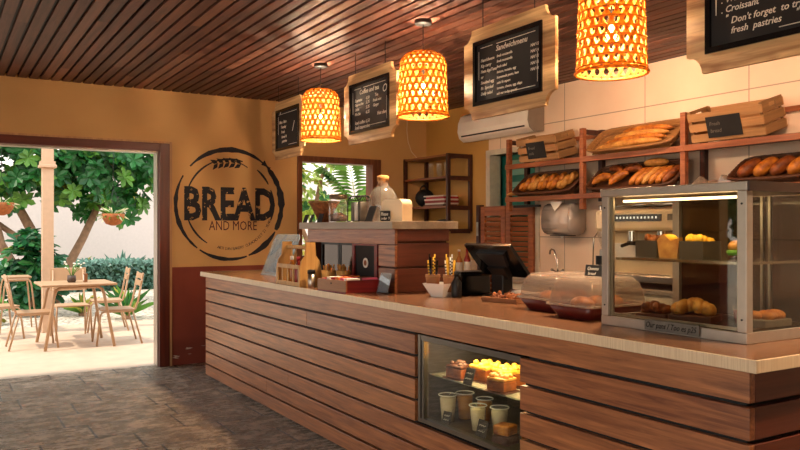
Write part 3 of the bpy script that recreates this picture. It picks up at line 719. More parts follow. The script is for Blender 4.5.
# point of sale terminal
ps = thing('payment_terminal', 'black touch screen terminal seen from behind on the counter', 'terminal', (3.0, 3.72, ZK))
a = Vector((2.89,0,1.378)); b = Vector((3.05,0,1.185)); n_ = Vector((.193,0,.16)).normalized()
def sc_(u, v, t): q = a.lerp(b, v) + n_*t; return (q.x, u, q.z)
part('screen', G().prism([(3.50,0),(3.95,0),(3.95,1),(3.50,1)], sc_, .0, .02), M['screen'], ps)
part('rear_housing', G().prism([(3.58,.2),(3.85,.2),(3.80,.62),(3.62,.62)], sc_, -.022, -.0005), flat('dark_grey_plastic','#1f1f22',.35), ps)
part('hinge', G().prism([(3.63,.6),(3.80,.6),(3.78,.95),(3.65,.95)], sc_, -.04, -.001), M['darkmetal'], ps)
part('stand', G().bx(2.99,3.07,3.68,3.80,1.055,1.20,bev=.01), M['darkmetal'], ps); part('foot', G().bx(2.97,3.13,3.665,3.86,ZK,1.066,bev=.004), M['darkmetal'], ps)
pr = thing('receipt_printer', 'black receipt printer beside the terminal on the counter', 'printer', (2.99, 4.05, ZK))
part('body', G().bx(2.87,3.12,3.965,4.13,ZK,1.19,bev=.015), M['screen'], pr); part('paper_cover', G().bx(2.89,3.10,3.98,4.11,1.191,1.205,bev=.006), M['darkmetal'], pr)
sp_ = thing('spray_bottle', 'small dark bottle standing between the white bowl and the printer', 'bottle', (2.81, 3.92, ZK))
part('body', G().lathe([(.03,0),(.033,.01),(.033,.09),(.014,.12),(.014,.135),(0,.136)]), M['darkmetal'], sp_, False); part('cap', G().lathe([(.016,.135),(.016,.16),(0,.162)]), M['black'], sp_, False)
ty = thing('snack_tray', 'low wooden tray of crisp snacks before the terminal', 'tray', (2.87, 3.50, ZK), .2)
part('tray', G().bx(-.07,.07,-.13,.13,0,.012,bev=.004).bx(-.075,-.06,-.13,.13,.012,.028).bx(.06,.075,-.13,.13,.012,.028).bx(-.06,.06,-.13,-.12,.012,.028).bx(-.06,.06,.12,.13,.012,.028), M['card'], ty, False)
g = G()
for k in range(26): g.ell((R.uniform(-.045,.045),R.uniform(-.10,.10),R.uniform(.022,.045)),.02,.016,.009,Euler((R.random()*3,R.random()*3,R.random()*3)).to_matrix(),8,6)
sn = part('snacks', g, M['crustd'], ty, False); sn['kind'] = 'stuff'
cr = thing('wrapped_roll', 'dark wrapped roll lying behind the snack tray', 'roll', (3.02, 3.48, ZK))
part('roll', G().cyl((0,-.13,.032),(0,.13,.032),.03), M['grey'], cr, False); part('end_band', G().cyl((0,.131,.032),(0,.15,.032),.031), M['bookb'], cr, False)

# bread domes
def dome(x, y, lab):
    t = thing('bread_dome', lab, 'bread cover', (x,y,ZK), 0, 'clear lidded bread boxes')
    def ring(w, d, z, r=.03, n=5):
        P = []
        for cx, cy, a0 in ((w-r,d-r,0),(-w+r,d-r,90),(-w+r,-d+r,180),(w-r,-d+r,270)):
            for i in range(n+1): q = rad(a0+90*i/n); P.append((cx+r*math.cos(q), cy+r*math.sin(q), z))
        return P
    def loft(rs, cap0, cap1):
        g = G(); V = [v for r_ in rs for v in r_]; n = len(rs[0])
        f = [(j*n+i,j*n+(i+1)%n,(j+1)*n+(i+1)%n,(j+1)*n+i) for j in range(len(rs)-1) for i in range(n)]
        if cap0: f.append(tuple(range(n))[::-1])
        if cap1: f.append(tuple((len(rs)-1)*n+i for i in range(n)))
        g._new(V, f, None, 0, True); return g
    part('base', loft([ring(.165,.11,0),(ring(.198,.148,.053)),(ring(.185,.135,.053)),(ring(.16,.11,.012))], True, True), flat('red_brown_plastic','#5b1a14',.3), t, False)
    part('lid', loft([ring(.205,.155,.054),ring(.195,.145,.066),ring(.19,.14,.10),ring(.178,.126,.142),ring(.155,.10,.168)], False, True), M['lid'], t, False)
    part('lid_rim', G().tube([Vector(v)+Vector((0,0,.002)) for v in ring(.205,.155,.055)], .006, 6, True), M['lid'], t, False)
    g = G()
    for k in range(3): g.ell((-.10+.10*k,0,.055),.05,.07,.035)
    part('bread', g, M['crust'], t, False); t.scale = (1,1,1.16)
    return t
dome(2.775, 2.69, 'nearer clear lidded bread box against the glass display case')
dome(2.885, 3.04, 'farther clear lidded bread box behind the nearer one')
ts = thing('chalk_sign', 'small black chalk sign standing on the nearer bread box', 'sign', (2.79, 2.735, ZK+.1955))
part('board', G().prism([(-.055,0),(.06,0),(.055,.055),(-.06,.055)], lambda a,b,t:(b*.25+t,-a,b), 0, .006), M['slate'], ts, False)
g = G(); text_mesh(g, 'Queens', .024, MX((-.001+.008,.045,.03),(0,-1,0),(.24,0,.97)), .25); text_mesh(g, 'bread', .022, MX((-.001+.001,.035,.006),(0,-1,0),(.24,0,.97)), .25)
part('chalk_writing', g, M['chalk'], ts, False); part('foot', G().bx(.006,.05,-.04,.04,0,.004), M['slate'], ts, False)

# ------------------------------------------------------------------ heated display case
KX0, KX1, KY0, KY1, KZ1 = 2.572, 3.09, 1.746, 2.468, 1.658
dc = thing('display_case', 'steel framed glass display case on the near end of the counter', 'display case', (2.83, 2.1, ZK))
g = G()
g.bx(KX0, KX0+.014, KY0, KY1, ZK, 1.092, bev=.002); g.bx(KX0+.014, KX1, KY0, KY0+.014, ZK, 1.092, bev=.002); g.bx(KX1-.014, KX1, KY0+.014, KY1, ZK, 1.092); g.bx(KX0+.014, KX1-.014, KY1-.014, KY1, ZK, 1.092)
part('base_rail', g, M['alu'], dc)
for (x0, y0) in ((KX0, KY0), (KX0, KY1-.04), (KX1-.04, KY0), (KX1-.04, KY1-.04)):
    pq = part('post', G().bx(x0+.001, x0+.04, y0+.001, y0+.039, 1.0925, 1.624, bev=.002), M['alu'], dc)
    if x0 == KX0: part('screw', G().cyl((x0-.002,y0+.02,1.14),(x0+.002,y0+.02,1.14),.004,n=8).cyl((x0-.002,y0+.02,1.575),(x0+.002,y0+.02,1.575),.004,n=8), M['darkmetal'], pq)
part('top_panel', G().bx(KX0-.004, KX0+.03, KY0-.004, KY1+.004, 1.624, KZ1, bev=.003).bx(KX0+.03, KX1+.004, KY0-.0, KY1+.004, 1.624, KZ1), M['alu'], dc)
part('dark_end_cap', G().bx(KX0+.0, KX1+.004, KY0-.012, KY0-.0045, 1.622, KZ1+.002), flat('bronze_plastic','#3a2a22',.4), dc)
part('floor_panel', G().bx(KX0+.015, KX1-.015, KY0+.015, KY1-.015, 1.075, 1.09), flat('case_dark_floor','#3a322b',.25,.5), dc)
part('back_panel', G().bx(KX1-.02, KX1-.012, KY0+.04, KY1-.04, 1.0925, 1.62), glass('smoked_glass','#8a7c6c',.6,1.4), dc)
part('front_glass', G().bx(KX0+.012, KX0+.017, KY0+.04, KY1-.04, 1.095, 1.622), M['caseglass'], dc)
part('side_glass', G().bx(KX0+.04, KX1-.04, KY0+.012, KY0+.017, 1.095, 1.622), M['caseglass'], dc)
g = G(); g.bx(KX0+.018,KX0+.026,KY0+.04,KY0+.052,1.095,1.622); g.bx(KX0+.018,KX0+.026,KY1-.055,KY1-.04,1.095,1.622); g.bx(KX0+.018,KX0+.026,KY0+.052,KY1-.055,1.095,1.107)
part('door_channel', g, M['steel'], dc)
part('shelf', G().bx(KX0+.05, KX1-.03, KY0+.045, KY1-.045, 1.345, 1.352), glass('case_shelf','#e8e6dc',.9,1.5,.12,'#8f8474'), dc)
part('shelf_edge', G().bx(KX0+.044, KX0+.0498, KY0+.045, KY1-.045, 1.343, 1.354).bx(KX0+.05,KX1-.03,KY0+.04,KY0+.0449,1.343,1.354), M['chrome'], dc)
part('light_tube', G().cyl((KX0+.09, KY0+.05, 1.605),(KX0+.09, KY1-.05, 1.605),.0055), M['led'], dc)
g = G()
for yy in (KY0+.20, KY0+.235): g.bx(KX1-.06,KX1-.045,yy,yy+.012,1.092,1.62)
part('shelf_rail', g, M['steel'], dc)
pt = part('name_plate', G().bx(KX0-.010, KX0-.0005, 1.945, 2.215, ZK+.006, ZK+.05, bev=.002), M['tag'], dc)
g = G(); text_mesh(g, 'Our pans / Too es p25', .034, MX((KX0-.0108, 2.205, ZK+.018), (0,-1,0), (0,0,1)), .3, width=.25)
part('lettering', g, M['screen'], pt)
def basket_box(x, y, z, lab, m='yellow'):
    t = thing('snack_box', lab, 'box', (x,y,z), 0, 'black boxes of snacks in the display case')
    part('box', G().bx(-.06,.06,-.06,.06,0,.008).bx(-.06,-.054,-.06,.06,.008,.075).bx(.054,.06,-.06,.06,.008,.075).bx(-.054,.054,-.06,-.054,.008,.075).bx(-.054,.054,.054,.06,.008,.075), flat('grey_black_card','#3d3935',.6), t, False)
    g = G()
    for k in range(14): g.ell((R.uniform(-.04,.04),R.uniform(-.04,.04),.07+R.uniform(0,.018)),.02,.018,.012,Euler((R.random()*3,R.random()*3,0)).to_matrix(),8,6)
    q = part('snacks', g, M[m], t, False); q['kind'] = 'stuff'
basket_box(2.80, 2.36, 1.353, 'black box of dark snacks at the left of the case shelf', 'crustd')
basket_box(2.80, 2.12, 1.353, 'black box heaped with yellow snacks on the case shelf', 'yellow')
bg = thing('wrapped_pastry', 'yellow paper wrapped pastry between the two black boxes', 'pastry', (2.76, 2.245, 1.353), .3)
part('wrap', G().prism([(-.04,0),(.04,0),(.05,.09),(.01,.075),(-.02,.105),(-.05,.08)], lambda a,b,t:(t,-a,b), -.02, .02), M['crustl'], bg, False); part('filling', G().ell((0,0,.085),.018,.035,.02), M['yellow'], bg, False)
bn = thing('bun', 'round bun with green leaf at the right of the case shelf', 'bun', (2.84, 1.965, 1.353))
part('bun_top', G().ell((0,0,.055),.042,.042,.028), M['crustl'], bn, False); part('filling', G().lathe([(.04,.018),(.046,.026),(.046,.036),(.04,.04),(0,.04)]), M['leafb'], bn, False); part('bun_base', G().lathe([(.035,0),(.042,.01),(.04,.02),(0,.02)]), M['cardd'], bn, False)
for (x,y,lab,s) in ((2.74,2.10,'large wrapped flaky pastry on the case floor',1.0),(2.70,2.275,'flat brown pastry on dark box on the case floor',.75)):
    t = thing('pastry', lab, 'pastry', (x,y,1.0905), .3, 'pastries on the case floor')
    part('tray', G().bx(-.07*s,.07*s,-.09*s,.09*s,0,.03*s,bev=.004), M['cardd'], t, False)
    g = G()
    for k in range(7): g.ell((R.uniform(-.03,.03)*s,(-.06+.02*k)*s,(.05+.02*math.sin(k*.5))*s),.055*s,.025*s,.03*s,Euler((0,R.uniform(-.3,.3),R.uniform(-.5,.5))).to_matrix(),10,6)
    part('crust', g, M['crustl'] if s == 1 else M['crustd'], t, False)
tr = thing('pastry_tray', 'open tray of filled pastries at the right end of the case floor', 'tray', (2.86, 1.86, 1.0905))
part('tray', G().bx(-.09,.09,-.06,.06,0,.03,bev=.004), M['tag'], tr, False)
g = G()
for k in range(5): g.ell((-.06+.03*k,R.uniform(-.02,.02),.042),.022,.045,.022)
part('pastries', g, M['crust'], tr, False)
cy = thing('small_glass', 'small red glass in the right side of the display case', 'glass', (2.80, 1.93, 1.0905))
part('glass_body', G().shell([(0,.001),(.025,.001),(.03,.08)]), M['jarglass'], cy, False); part('contents', G().lathe([(.022,.002),(.026,.06),(0,.06)]), M['sauce'], cy, False)

# ------------------------------------------------------------------ pendant lamps
def lamp_proto(loc, label):
    t = thing('pendant_lamp', label, 'pendant lamp', loc, 0, 'woven bamboo pendant lamps')
    zb = -.69
    def prof(u):                                                   # u 0..1 bottom to top -> r, z
        if u < .62: r = .178-.012*(u/.62); z = .46*u/.78
        else:
            q = (u-.62)/.38; an = q*PI/2*.97; r = .055+.111*math.cos(an); z = .46*.62/.78+.094*math.sin(an)
        return r, zb+z
    def ribbon(g, pts, w, tang=None):
        n = len(pts); V = []
        for i, p in enumerate(pts):
            a_ = pts[max(0,i-1)]; b_ = pts[min(n-1,i+1)]
            tg = (b_-a_).normalized(); out = Vector((p.x,p.y,.02)).normalized() if i < n else Vector((0,0,1))
            sd = tg.cross(out).normalized(); no = sd.cross(tg)
            V += [p+sd*w, p+no*.0012, p-sd*w, p-no*.0012]
        g._new(V, [(i*4+k, i*4+(k+1)%4, i*4+4+(k+1)%4, i*4+4+k) for i in range(n-1) for k in range(4)])
    g = G(); N = 22
    for s_ in (-1, 1):
        for k in range(N):
            pts = []
            for i in range(19):
                u = i/18; r, z = prof(u); a = 2*PI*k/N + s_*u*1.75; off = .0015*s_
                pts.append(Vector(((r+off)*math.cos(a), (r+off)*math.sin(a), z)))
            ribbon(g, pts, .0085)
    for k in range(12):
        r, z = prof(.04+.08*k); g.tube([((r+.003)*math.cos(a*PI/16), (r+.003)*math.sin(a*PI/16), z) for a in range(32)], .0055, 5, True, sx=.45)
    sh = part('lamp_shade', g, M['bamboo'], t, False)
    part('bottom_rim', G().tube([(.182*math.cos(a*PI/16), .182*math.sin(a*PI/16), zb+.004) for a in range(32)], .009, 6, True), M['bamboo'], sh, False)
    part('cord', G().cyl((0,0,-.03),(0,0,-.36),.004,n=6), M['black'], t, False)
    part('socket', G().cyl((0,0,-.36),(0,0,-.43),.02,n=10), M['black'], t, False)
    part('bulb', G().ell((0,0,-.475),.03,.03,.045), M['bulb'], t, False)
    part('ceiling_rose', G().lathe([(.06,-.03),(.062,-.026),(.062,0)]), M['black'], t, False)
    return t
lampL = [(2.98,6.255),(2.98,4.565),(2.98,2.79)]
p0 = lamp_proto((lampL[1][0], lampL[1][1], ZC), 'woven bamboo pendant lamp above the raised cabinet between two chalkboards')
dup(p0, (lampL[0][0], lampL[0][1], ZC), .4, 'farthest woven bamboo pendant lamp beside the smallest looking chalkboard')
dup(p0, (2.98, 1.09, ZC), 1.3, 'fourth woven bamboo pendant lamp hanging outside the picture beyond the near end')
dup(p0, (lampL[2][0], lampL[2][1], ZC), .9, 'nearest woven bamboo pendant lamp at the top beside the croissant chalkboard')

# ------------------------------------------------------------------ hanging chalkboards
def board(yc, label, texts, w=.88, group='hanging chalkboards', tilt=0, tw_=0):
    t = thing('hanging_chalkboard', label, 'chalkboard', (3.05, yc, 2.20), tw_, group)
    W = w/2; Ht = .59; nt = .085
    def notch(W, H, nt, z0=0, seg=5):
        P = []
        for sx_, sz, a0 in ((1,1,270),(-1,1,0),(-1,-1,90),(1,-1,180)):
            cx, cz = sx_*W, (H if sz > 0 else 0)
            A = []
            for i in range(seg+1):
                a = rad({(1,1):(270-90*i/seg),(-1,1):(0-90*i/seg),(-1,-1):(90-90*i/seg),(1,-1):(180-90*i/seg)}[(sx_,sz)])
                A.append((cx+nt*math.cos(a), cz+nt*math.sin(a)))
            P += A
        return P
    def fn(a, b, q): return (q, -a, b)
    P = notch(W, Ht, nt); n = len(P)
    iw, iz0, iz1 = W-.105, .085, Ht-.085
    hole = []
    for i in range(n):
        k = i//(n//4); hole.append([(iw,iz1),(-iw,iz1),(-iw,iz0),(iw,iz0)][k])
    part('wooden_frame', G().frame(P, hole, fn, -.012, .012), M['pale'], t, False)
    part('backing', G().bx(.0125,.018,-iw-.03,iw+.03,iz0-.03,iz1+.03), M['pale'], t, False)
    q = .026
    def rect(a, z0, z1): return [(a,z1),(-a,z1),(-a,z0),(a,z0)]
    part('moulding', G().frame(rect(iw,iz0,iz1), rect(iw-q,iz0+q,iz1-q), fn, -.02, .012), M['screen'], t, False)
    sl_ = part('slate', G().bx(-.006, .012, -iw+q, iw-q, iz0+q, iz1-q), M['slate'], t, False)
    g = G(); e = iw-q-.025; z0 = iz0+q+.022; z1 = iz1-q-.022
    for pts in ([(e-.02,z1),(-.1,z1)],[(-e,z1-.02),(-e,z0+.12)],[(-e+.02,z1),(-e+.14,z1)],[(e,z0+.02),(e,z0+.2)],[(e-.02,z0),(.02,z0)]):
        g.tube([(-.007,-a_,b_) for a_, b_ in pts], .0022, 4)
    part('chalk_border', g, M['chalk'], sl_, False)
    for body, x, z, sz in texts: part('chalk_line', text_mesh(G(), body, sz, MX((-.0066, iw-q-x, z), (0,-1,0), (0,0,1)), .22, .0004), M['chalk'], sl_, False)
    for yy in (-.25, .25): part('cord', G().cyl((0,yy,Ht-.01),(0,yy,ZC-2.20),.0035,n=6), M['black'], t, False)
    return t
board(7.16, 'farthest and plainest hanging chalkboard with short chalk list left of the lamps', [('*', .06,.44,.06),('Mon  8am',.05,.36,.045),('Tuesday',.09,.31,.04),('Fresh',.10,.26,.04),('bread &',.11,.21,.04),('pastries',.12,.165,.04),('/',.38,.26,.14)], w=.80)
board(5.47, 'hanging coffee and tea chalkboard with a cup drawing between the two farther lamps', [('Coffee and tea',.14,.405,.055),('Espresso',.06,.35,.036),('Cappuccino',.06,.315,.031),('Latte',.06,.275,.036),('Mocha',.06,.235,.036),('4,50',.25,.35,.036),('5,75',.25,.315,.036),('5,75',.25,.275,.036),('6,25',.25,.235,.036),('Tea',.40,.355,.036),('Fresh mint',.37,.315,.031),('Ginger',.37,.275,.034),('Iced coffee 6,50',.06,.16,.04),('Iced cappuccino',.06,.12,.04),('Hot choc',.44,.20,.04),('O',.52,.37,.09)])
board(3.71, 'hanging sandwich menu chalkboard with dense chalk lines between the two nearer lamps', [('Sandwichmenu',.20,.41,.05)]+[(t_,.045,.365-.036*k,.028) for k,t_ in enumerate(['Ham/cheese','Kip curry','Hete kip/Tuna','or','Smoked egg','Br. Speciaal','Daily salad'])]+
    [(t_,.21,.368-.034*k,.023) for k,t_ in enumerate(['fresh mozzarella','fresh mozzarella','fresh salad','lettuce, tomato, egg','homemade pesto, ham','salad & capers','tomato, cheese, egg, chips','ask our today special'])]+[(t_,.53,.37-.036*k,.025) for k,t_ in enumerate(['NAf 12','NAf 14','NAf 12','NAf 15','NAf 16'])])
board(1.935, 'nearest hanging chalkboard asking not to forget the fresh pastries, cut by frame', [('Pastries',.2,.45,.07),('. Danish',.05,.38,.05),('. Walnut roll',.05,.30,.042),('. Croissant',.05,.255,.042),('Fruit tarts',.28,.28,.042),("Don't forget  to try our",.10,.20,.042),('fresh  pastries',.10,.155,.042),('"',.07,.215,.04),('"',.40,.165,.04)])

# ------------------------------------------------------------------ right wall fittings
ac = thing('air_conditioner', 'white wall mounted air conditioner high above the louvered doors', 'air conditioner', (5.4, 6.72, 2.5))
P = [(5.4995,2.52),(5.36,2.505),(5.30,2.545),(5.275,2.62),(5.285,2.72),(5.32,2.80),(5.37,2.83),(5.4995,2.83)]
part('housing', G().prism(P, lambda a,b,t:(a,t,b), 6.10, 7.34), M['white'], ac)
part('air_slot', G().bx(5.283,5.30,6.16,7.28,2.565,2.572,).bx(5.287,5.31,6.16,7.28,2.557,2.565), M['black'], ac)
part('end_cap', G().prism([(a*.98+.11,b) for a,b in P], lambda a,b,t:(min(a,5.4995),t,b), 6.085, 6.099), flat('grey_cap','#8f8478',.4), ac)

su = thing('corner_shelf', 'dark wooden open shelf unit in the corner beside the yellow wall', 'shelf unit', (5.3, 7.83, 1.45))
SX0, SX1, SY0, SY1 = 5.13, 5.49, 7.33, 8.32
for x in (SX0, SX1-.04):
    for y in (SY0, SY1-.04): part('post', G().bx(x,x+.04,y,y+.04,1.45,2.37), M['rackd'], su)
for z in (1.46, 1.735, 2.085, 2.345):
    part('shelf', G().bx(SX0+.0405,SX1-.0405,SY0+.005,SY1-.005,z,z+.02).bx(SX0,SX0+.0404,SY0+.0405,SY1-.0405,z-.004,z+.02), wood('shelf_board','#6a3a22','#9a6238','Y',.45,.5), su)
    part('end_rail', G().bx(SX0+.0405,SX1-.0405,SY0-.012,SY0+.004,z-.03,z+.022), M['rackd'], su)
for k in range(5):
    o = part('drinking_glass', G().shell([(0,.002),(.026,.002),(.034,.17)],n=16), M['jarglass']); o.location = (5.21+.07*(k%2), 7.46+.085*k, 2.1055)
    tag(o, 'tall clear drinking glass on the upper board of the corner shelf', 'glass', 'drinking glasses on the corner shelf')
z = 1.7556
for k in range(6):
    h = [.022,.018,.03,.02,.026,.016][k]; m = ['bookb','bookw','bookr','bookw','redp','bookw'][k]
    o = part('magazine', G().bx(-.11,.11,-.2,.2,0,h-.0008,bev=.002), M[m]); o.location = (5.28+R.uniform(-.01,.01), 7.68+R.uniform(-.02,.02), z); o.rotation_euler.z = R.uniform(-.06,.06)
    tag(o, ['lowest brown book','white book second from the bottom','thick dark red book','white book above the dark red one','bright red book','topmost white book'][k]+' in the pile on the corner shelf', 'book', 'books piled on the corner shelf'); z += h
hb = thing('black_bag', 'dark cloth bag on the left of the corner shelf', 'bag', (5.30, 8.08, 1.7555))
part('body', G().ell((0,0,.115),.12,.13,.115), M['black'], hb, False); part('strap', G().tube([(-.02,.08*math.cos(a*PI/8),.20+.07*math.sin(a*PI/8)) for a in range(9)], .01, 6), M['black'], hb, False)
bb = thing('folded_cloth', 'dark folded cloth heap on the lowest board of the corner shelf', 'cloth', (5.3, 7.70, 1.4805))
part('cloth', G().ell((0,-.06,.06),.12,.18,.06).ell((0,.1,.05),.11,.14,.05), M['black'], bb, False)
o = part('small_jar', G().lathe([(.03,0),(.033,.01),(.033,.08),(.02,.10),(0,.10)]), M['jarglass']); o.location = (5.22, 7.40, 1.4825); tag(o, 'little glass jar at the near end of the lowest corner shelf board', 'jar')
cb = part('cable', G().tube([(2.98,4.575,2.30),(3.0,4.6,2.10)], .003,5), M['paper']) if False else None
cable = part('power_cable', G().tube([(5.20,8.335,2.96),(5.19,8.335,2.75),(5.21,8.335,2.60),(5.26,8.335,2.48),(5.33,8.30,2.39),(5.38,8.2,2.376)], .006, 6), M['cream'])
tag(cable, 'thin pale cable hanging down the ochre wall to the corner shelf', 'cable')

# louvred doors
def louver(y0, y1, label):
    t = thing('louvered_door', label, 'door', (XW-.03, (y0+y1)/2, .3), 0, 'brown louvered swing doors')
    x0, x1 = XW-.06, XW-.025
    g = G(); f = .075
    g.bx(x0,x1,y0,y0+f,.3,1.74,bev=.003); g.bx(x0,x1,y1-f,y1,.3,1.74,bev=.003)
    for z0, z1 in ((.3,.42),(.98,1.06),(1.63,1.74)): g.bx(x0,x1,y0+f,y1-f,z0,z1,bev=.003)
    part('frame', g, M['rack'], t)
    g = G()
    for lo, hi in ((.42,.98),(1.06,1.63)):
        n = int((hi-lo)/.055)
        for k in range(n):
            z = lo+.02+(hi-lo-.02)*k/n
            g.bx(-.026,.026,y0+f,y1-f,-.004,.004, Matrix.Translation(((x0+x1)/2,0,z+.015)) @ Matrix.Rotation(rad(52),4,'Y'))
    part('slats', g, wood('louver_slat','#8f5232','#bf7a4e','Y',.45,.6), t)
    return t
louver(6.66, 7.11, 'left brown louvered swing door beside the yellow wall')
l2 = louver(6.20, 6.65, 'right brown louvered swing door beside the cream wall panels')
dp = part('door_post', G().bx(XW-.07,XW-.001,7.12,7.18,0,1.76), M['rackd']); tag(dp, 'dark narrow hinge post left of the louvered doors', 'post')
part('pull_handle', G().bx(XW-.078,XW-.0705,7.135,7.165,1.40,1.56), M['steel'], dp)

# bread rack
rk = thing('bread_rack', 'long two level brown timber bread rack on the cream wall', 'rack', (5.35, 4.7, 1.66))
BX0 = 5.2
PY = [6.30, 5.22, 4.08, 2.95]
for y in PY:
    part('post', G().bx(BX0,BX0+.045,y,y+.05,1.665,2.43,bev=.003), M['rack'], rk)
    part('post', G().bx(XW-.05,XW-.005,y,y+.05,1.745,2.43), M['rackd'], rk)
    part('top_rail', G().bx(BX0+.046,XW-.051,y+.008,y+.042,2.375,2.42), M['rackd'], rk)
for z in (2.16, 1.815):
    for k in range(3):
        a, b = PY[k+1]+.05, PY[k]
        part('front_rail', G().bx(BX0-.012,BX0+.02,a-.045,b+.004+(.05 if k == 0 else 0),z-.05,z,bev=.003), M['rack'], rk)
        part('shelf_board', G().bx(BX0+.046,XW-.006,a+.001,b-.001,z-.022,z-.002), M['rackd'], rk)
for k in range(3): part('back_rail', G().bx(XW-.03,XW-.006,PY[k+1]+.051,PY[k]-.001,2.36,2.40), M['rack'], rk)
part('light_bar', G().bx(BX0+.05,BX0+.09,5.90,6.29,1.705,1.73), M['black'], rk)

def crate(loc, L_, D_, H_, label, tilt, txt):
    t = thing('wooden_crate', label, 'crate', loc, 0, 'slatted crates on the bread rack'); t.rotation_euler = (0,-tilt,0)
    for k in range(3):
        z = .004+k*(H_/3); part('front_slat', G().bx(0,.012,-L_/2,L_/2,z,z+H_/3-.022,bev=.002), M['crate'], t, False)
        part('back_slat', G().bx(D_-.012,D_,-L_/2,L_/2,z,z+H_/3-.022), M['crate'], t, False)
    for y0 in (-L_/2+.0, L_/2-.014):
        def fe(a, b, q): return (a, q, b)
        hole = [(D_*.66,H_*.90),(D_*.34,H_*.90),(D_*.34,H_*.78),(D_*.66,H_*.78)]
        part('end_slat', G().frame([(D_-.0125,H_),(.0125,H_),(.0125,H_*.68),(D_-.0125,H_*.68)], hole, fe, y0, y0+.014), M['crated'], t, False)
        for k in range(2): part('end_slat', G().bx(.0125,D_-.0125,y0,y0+.014,.004+k*H_*.335,k*H_*.335+H_*.29,bev=.002), M['crated'], t, False)
        yi = y0+.0145 if y0 < 0 else y0-.0125
        for x0 in (.0125, D_-.0325): part('corner_batten', G().bx(x0,x0+.02,yi,yi+.012,.0105,H_-.005), M['crated'], t, False)
    part('bottom', G().bx(.0125,D_-.0125,-L_/2+.015,L_/2-.015,.0,.01), M['crated'], t, False)
    lb = part('label_panel', G().bx(-.008,-.001,-L_*.22,L_*.24,H_*.12,H_*.78), M['slate'], t, False)
    g = G()
    for k, s_ in enumerate(txt): text_mesh(g, s_, .042, MX((-.0086, L_*.20, H_*(.5-.22*k)), (0,-1,0), (0,0,1)), .2)
    part('chalk_writing', g, flat('faded_chalk','#77716a',.9), lb, False)
    return t
crate((5.195, 5.83, 2.163), .58, .27, .25, 'smaller slatted wooden crate with black label left on the rack', .25, ['Bread','rolls'])
crate((5.185, 3.68, 2.163), .64, .28, .25, 'larger slatted wooden crate with black label right above the display case', .30, ['Fresh','bread'])

def basket(loc, L_, D_, H_, label, tilt, mat='wicker', flare=.03):
    t = thing('wicker_basket', label, 'basket', loc, 0, 'wicker baskets on the bread rack'); t.rotation_euler = (0,-tilt,0)
    g = G()
    def loop(fr_, z, ph, amp):
        P = []; w, d = D_/2+flare*fr_, L_/2+flare*fr_; n = 64
        for i in range(n):
            a = 2*PI*i/n; ca, sa = math.cos(a), math.sin(a)
            k = (abs(ca)**6+abs(sa)**6)**(-1/6)
            o = 1+amp*(1 if (i+ph) % 2 else -1)/max(w,d)*2
            P.append((D_/2+w*ca*k*o, d*sa*k*o, z))
        return P
    rows = max(4, int(H_/.017))
    for k in range(rows): g.tube(loop(k/rows, .012+H_*k/rows, k % 2, .003), .0095, 5, True)
    part('woven_wall', g, M[mat], t, False)
    part('rim', G().tube(loop(1.05, H_+.01, 0, .002), .014, 6, True), M[mat], t, False)
    part('bottom', G().bx(-.0,D_,-L_/2+.01,L_/2-.01,.0,.012), M[mat], t, False)
    return t
def baguette(g, p, L_, r, rz=0, tiltm=None):
    n = 14; pts = []; rs = []
    for i in range(n+1):
        u = i/n-.5; pts.append(Vector((0, u*L_, .012*math.cos(u*PI)))); rs.append(max(.004, r*(1-abs(2*u)**3.2)**.5))
    g.tube(pts, rs, 10)
    return g
def plait(g, L_, r):
    for ph in (0, PI):
        g.tube([Vector((r*.45*math.cos(ph+u*9.5), (u-.5)*L_, r*.45*math.sin(ph+u*9.5)+.005)) for u in [i/16 for i in range(17)]], [max(.006, r*.72*(1-abs(2*i/16-1)**3)**.5) for i in range(17)], 8)
    return g
def croiss(g, s):
    pts = []; rs = []
    for i in range(15):
        u = i/14; a = rad(-70+140*u); pts.append(Vector((.07*s*math.cos(a)-.05*s, .085*s*math.sin(a), .028*s))); rs.append(s*(.010+.026*math.sin(PI*u)*(1+.10*math.cos(u*PI*10))))
    g.tube(pts, rs, 10); return g
def put(name, maker, mat, base, local, tilt, rz, label, cat, group, ry=0):
    g = G(); maker(g); o = part(name, g, M[mat])
    Mw = Matrix.Translation(base) @ Matrix.Rotation(-tilt,4,'Y') @ Matrix.Translation(local) @ Matrix.Rotation(rz,4,'Z')
    o.matrix_basis = Mw; return tag(o, label, cat, group)
# lower left basket: golden loaves
TB = .72
B = (5.20, 5.77, 1.817); basket(B, .80, .27, .05, 'dark wicker basket of golden plaited loaves on the lower left shelf', TB)
for k in range(5):
    put('bread_loaf', lambda g: plait(g, .25, .040), ['crust','crustl','crust','crust','crustl'][k], B, (.14, .28-.138*k, .056), TB, 1.05, ['leftmost golden loaf','second golden loaf from the left','middle golden loaf','fourth golden loaf from the left','rightmost golden loaf'][k]+' in the lower left wicker basket', 'bread', 'loaves in the lower left basket')
put('bread_stick', lambda g: baguette(g, 0, .20, .02), 'crustl', (5.185, 6.22, 1.84), (0.03,0,.0), .0, .3, 'small pale bread end sticking out left of the lower left basket', 'bread', None)
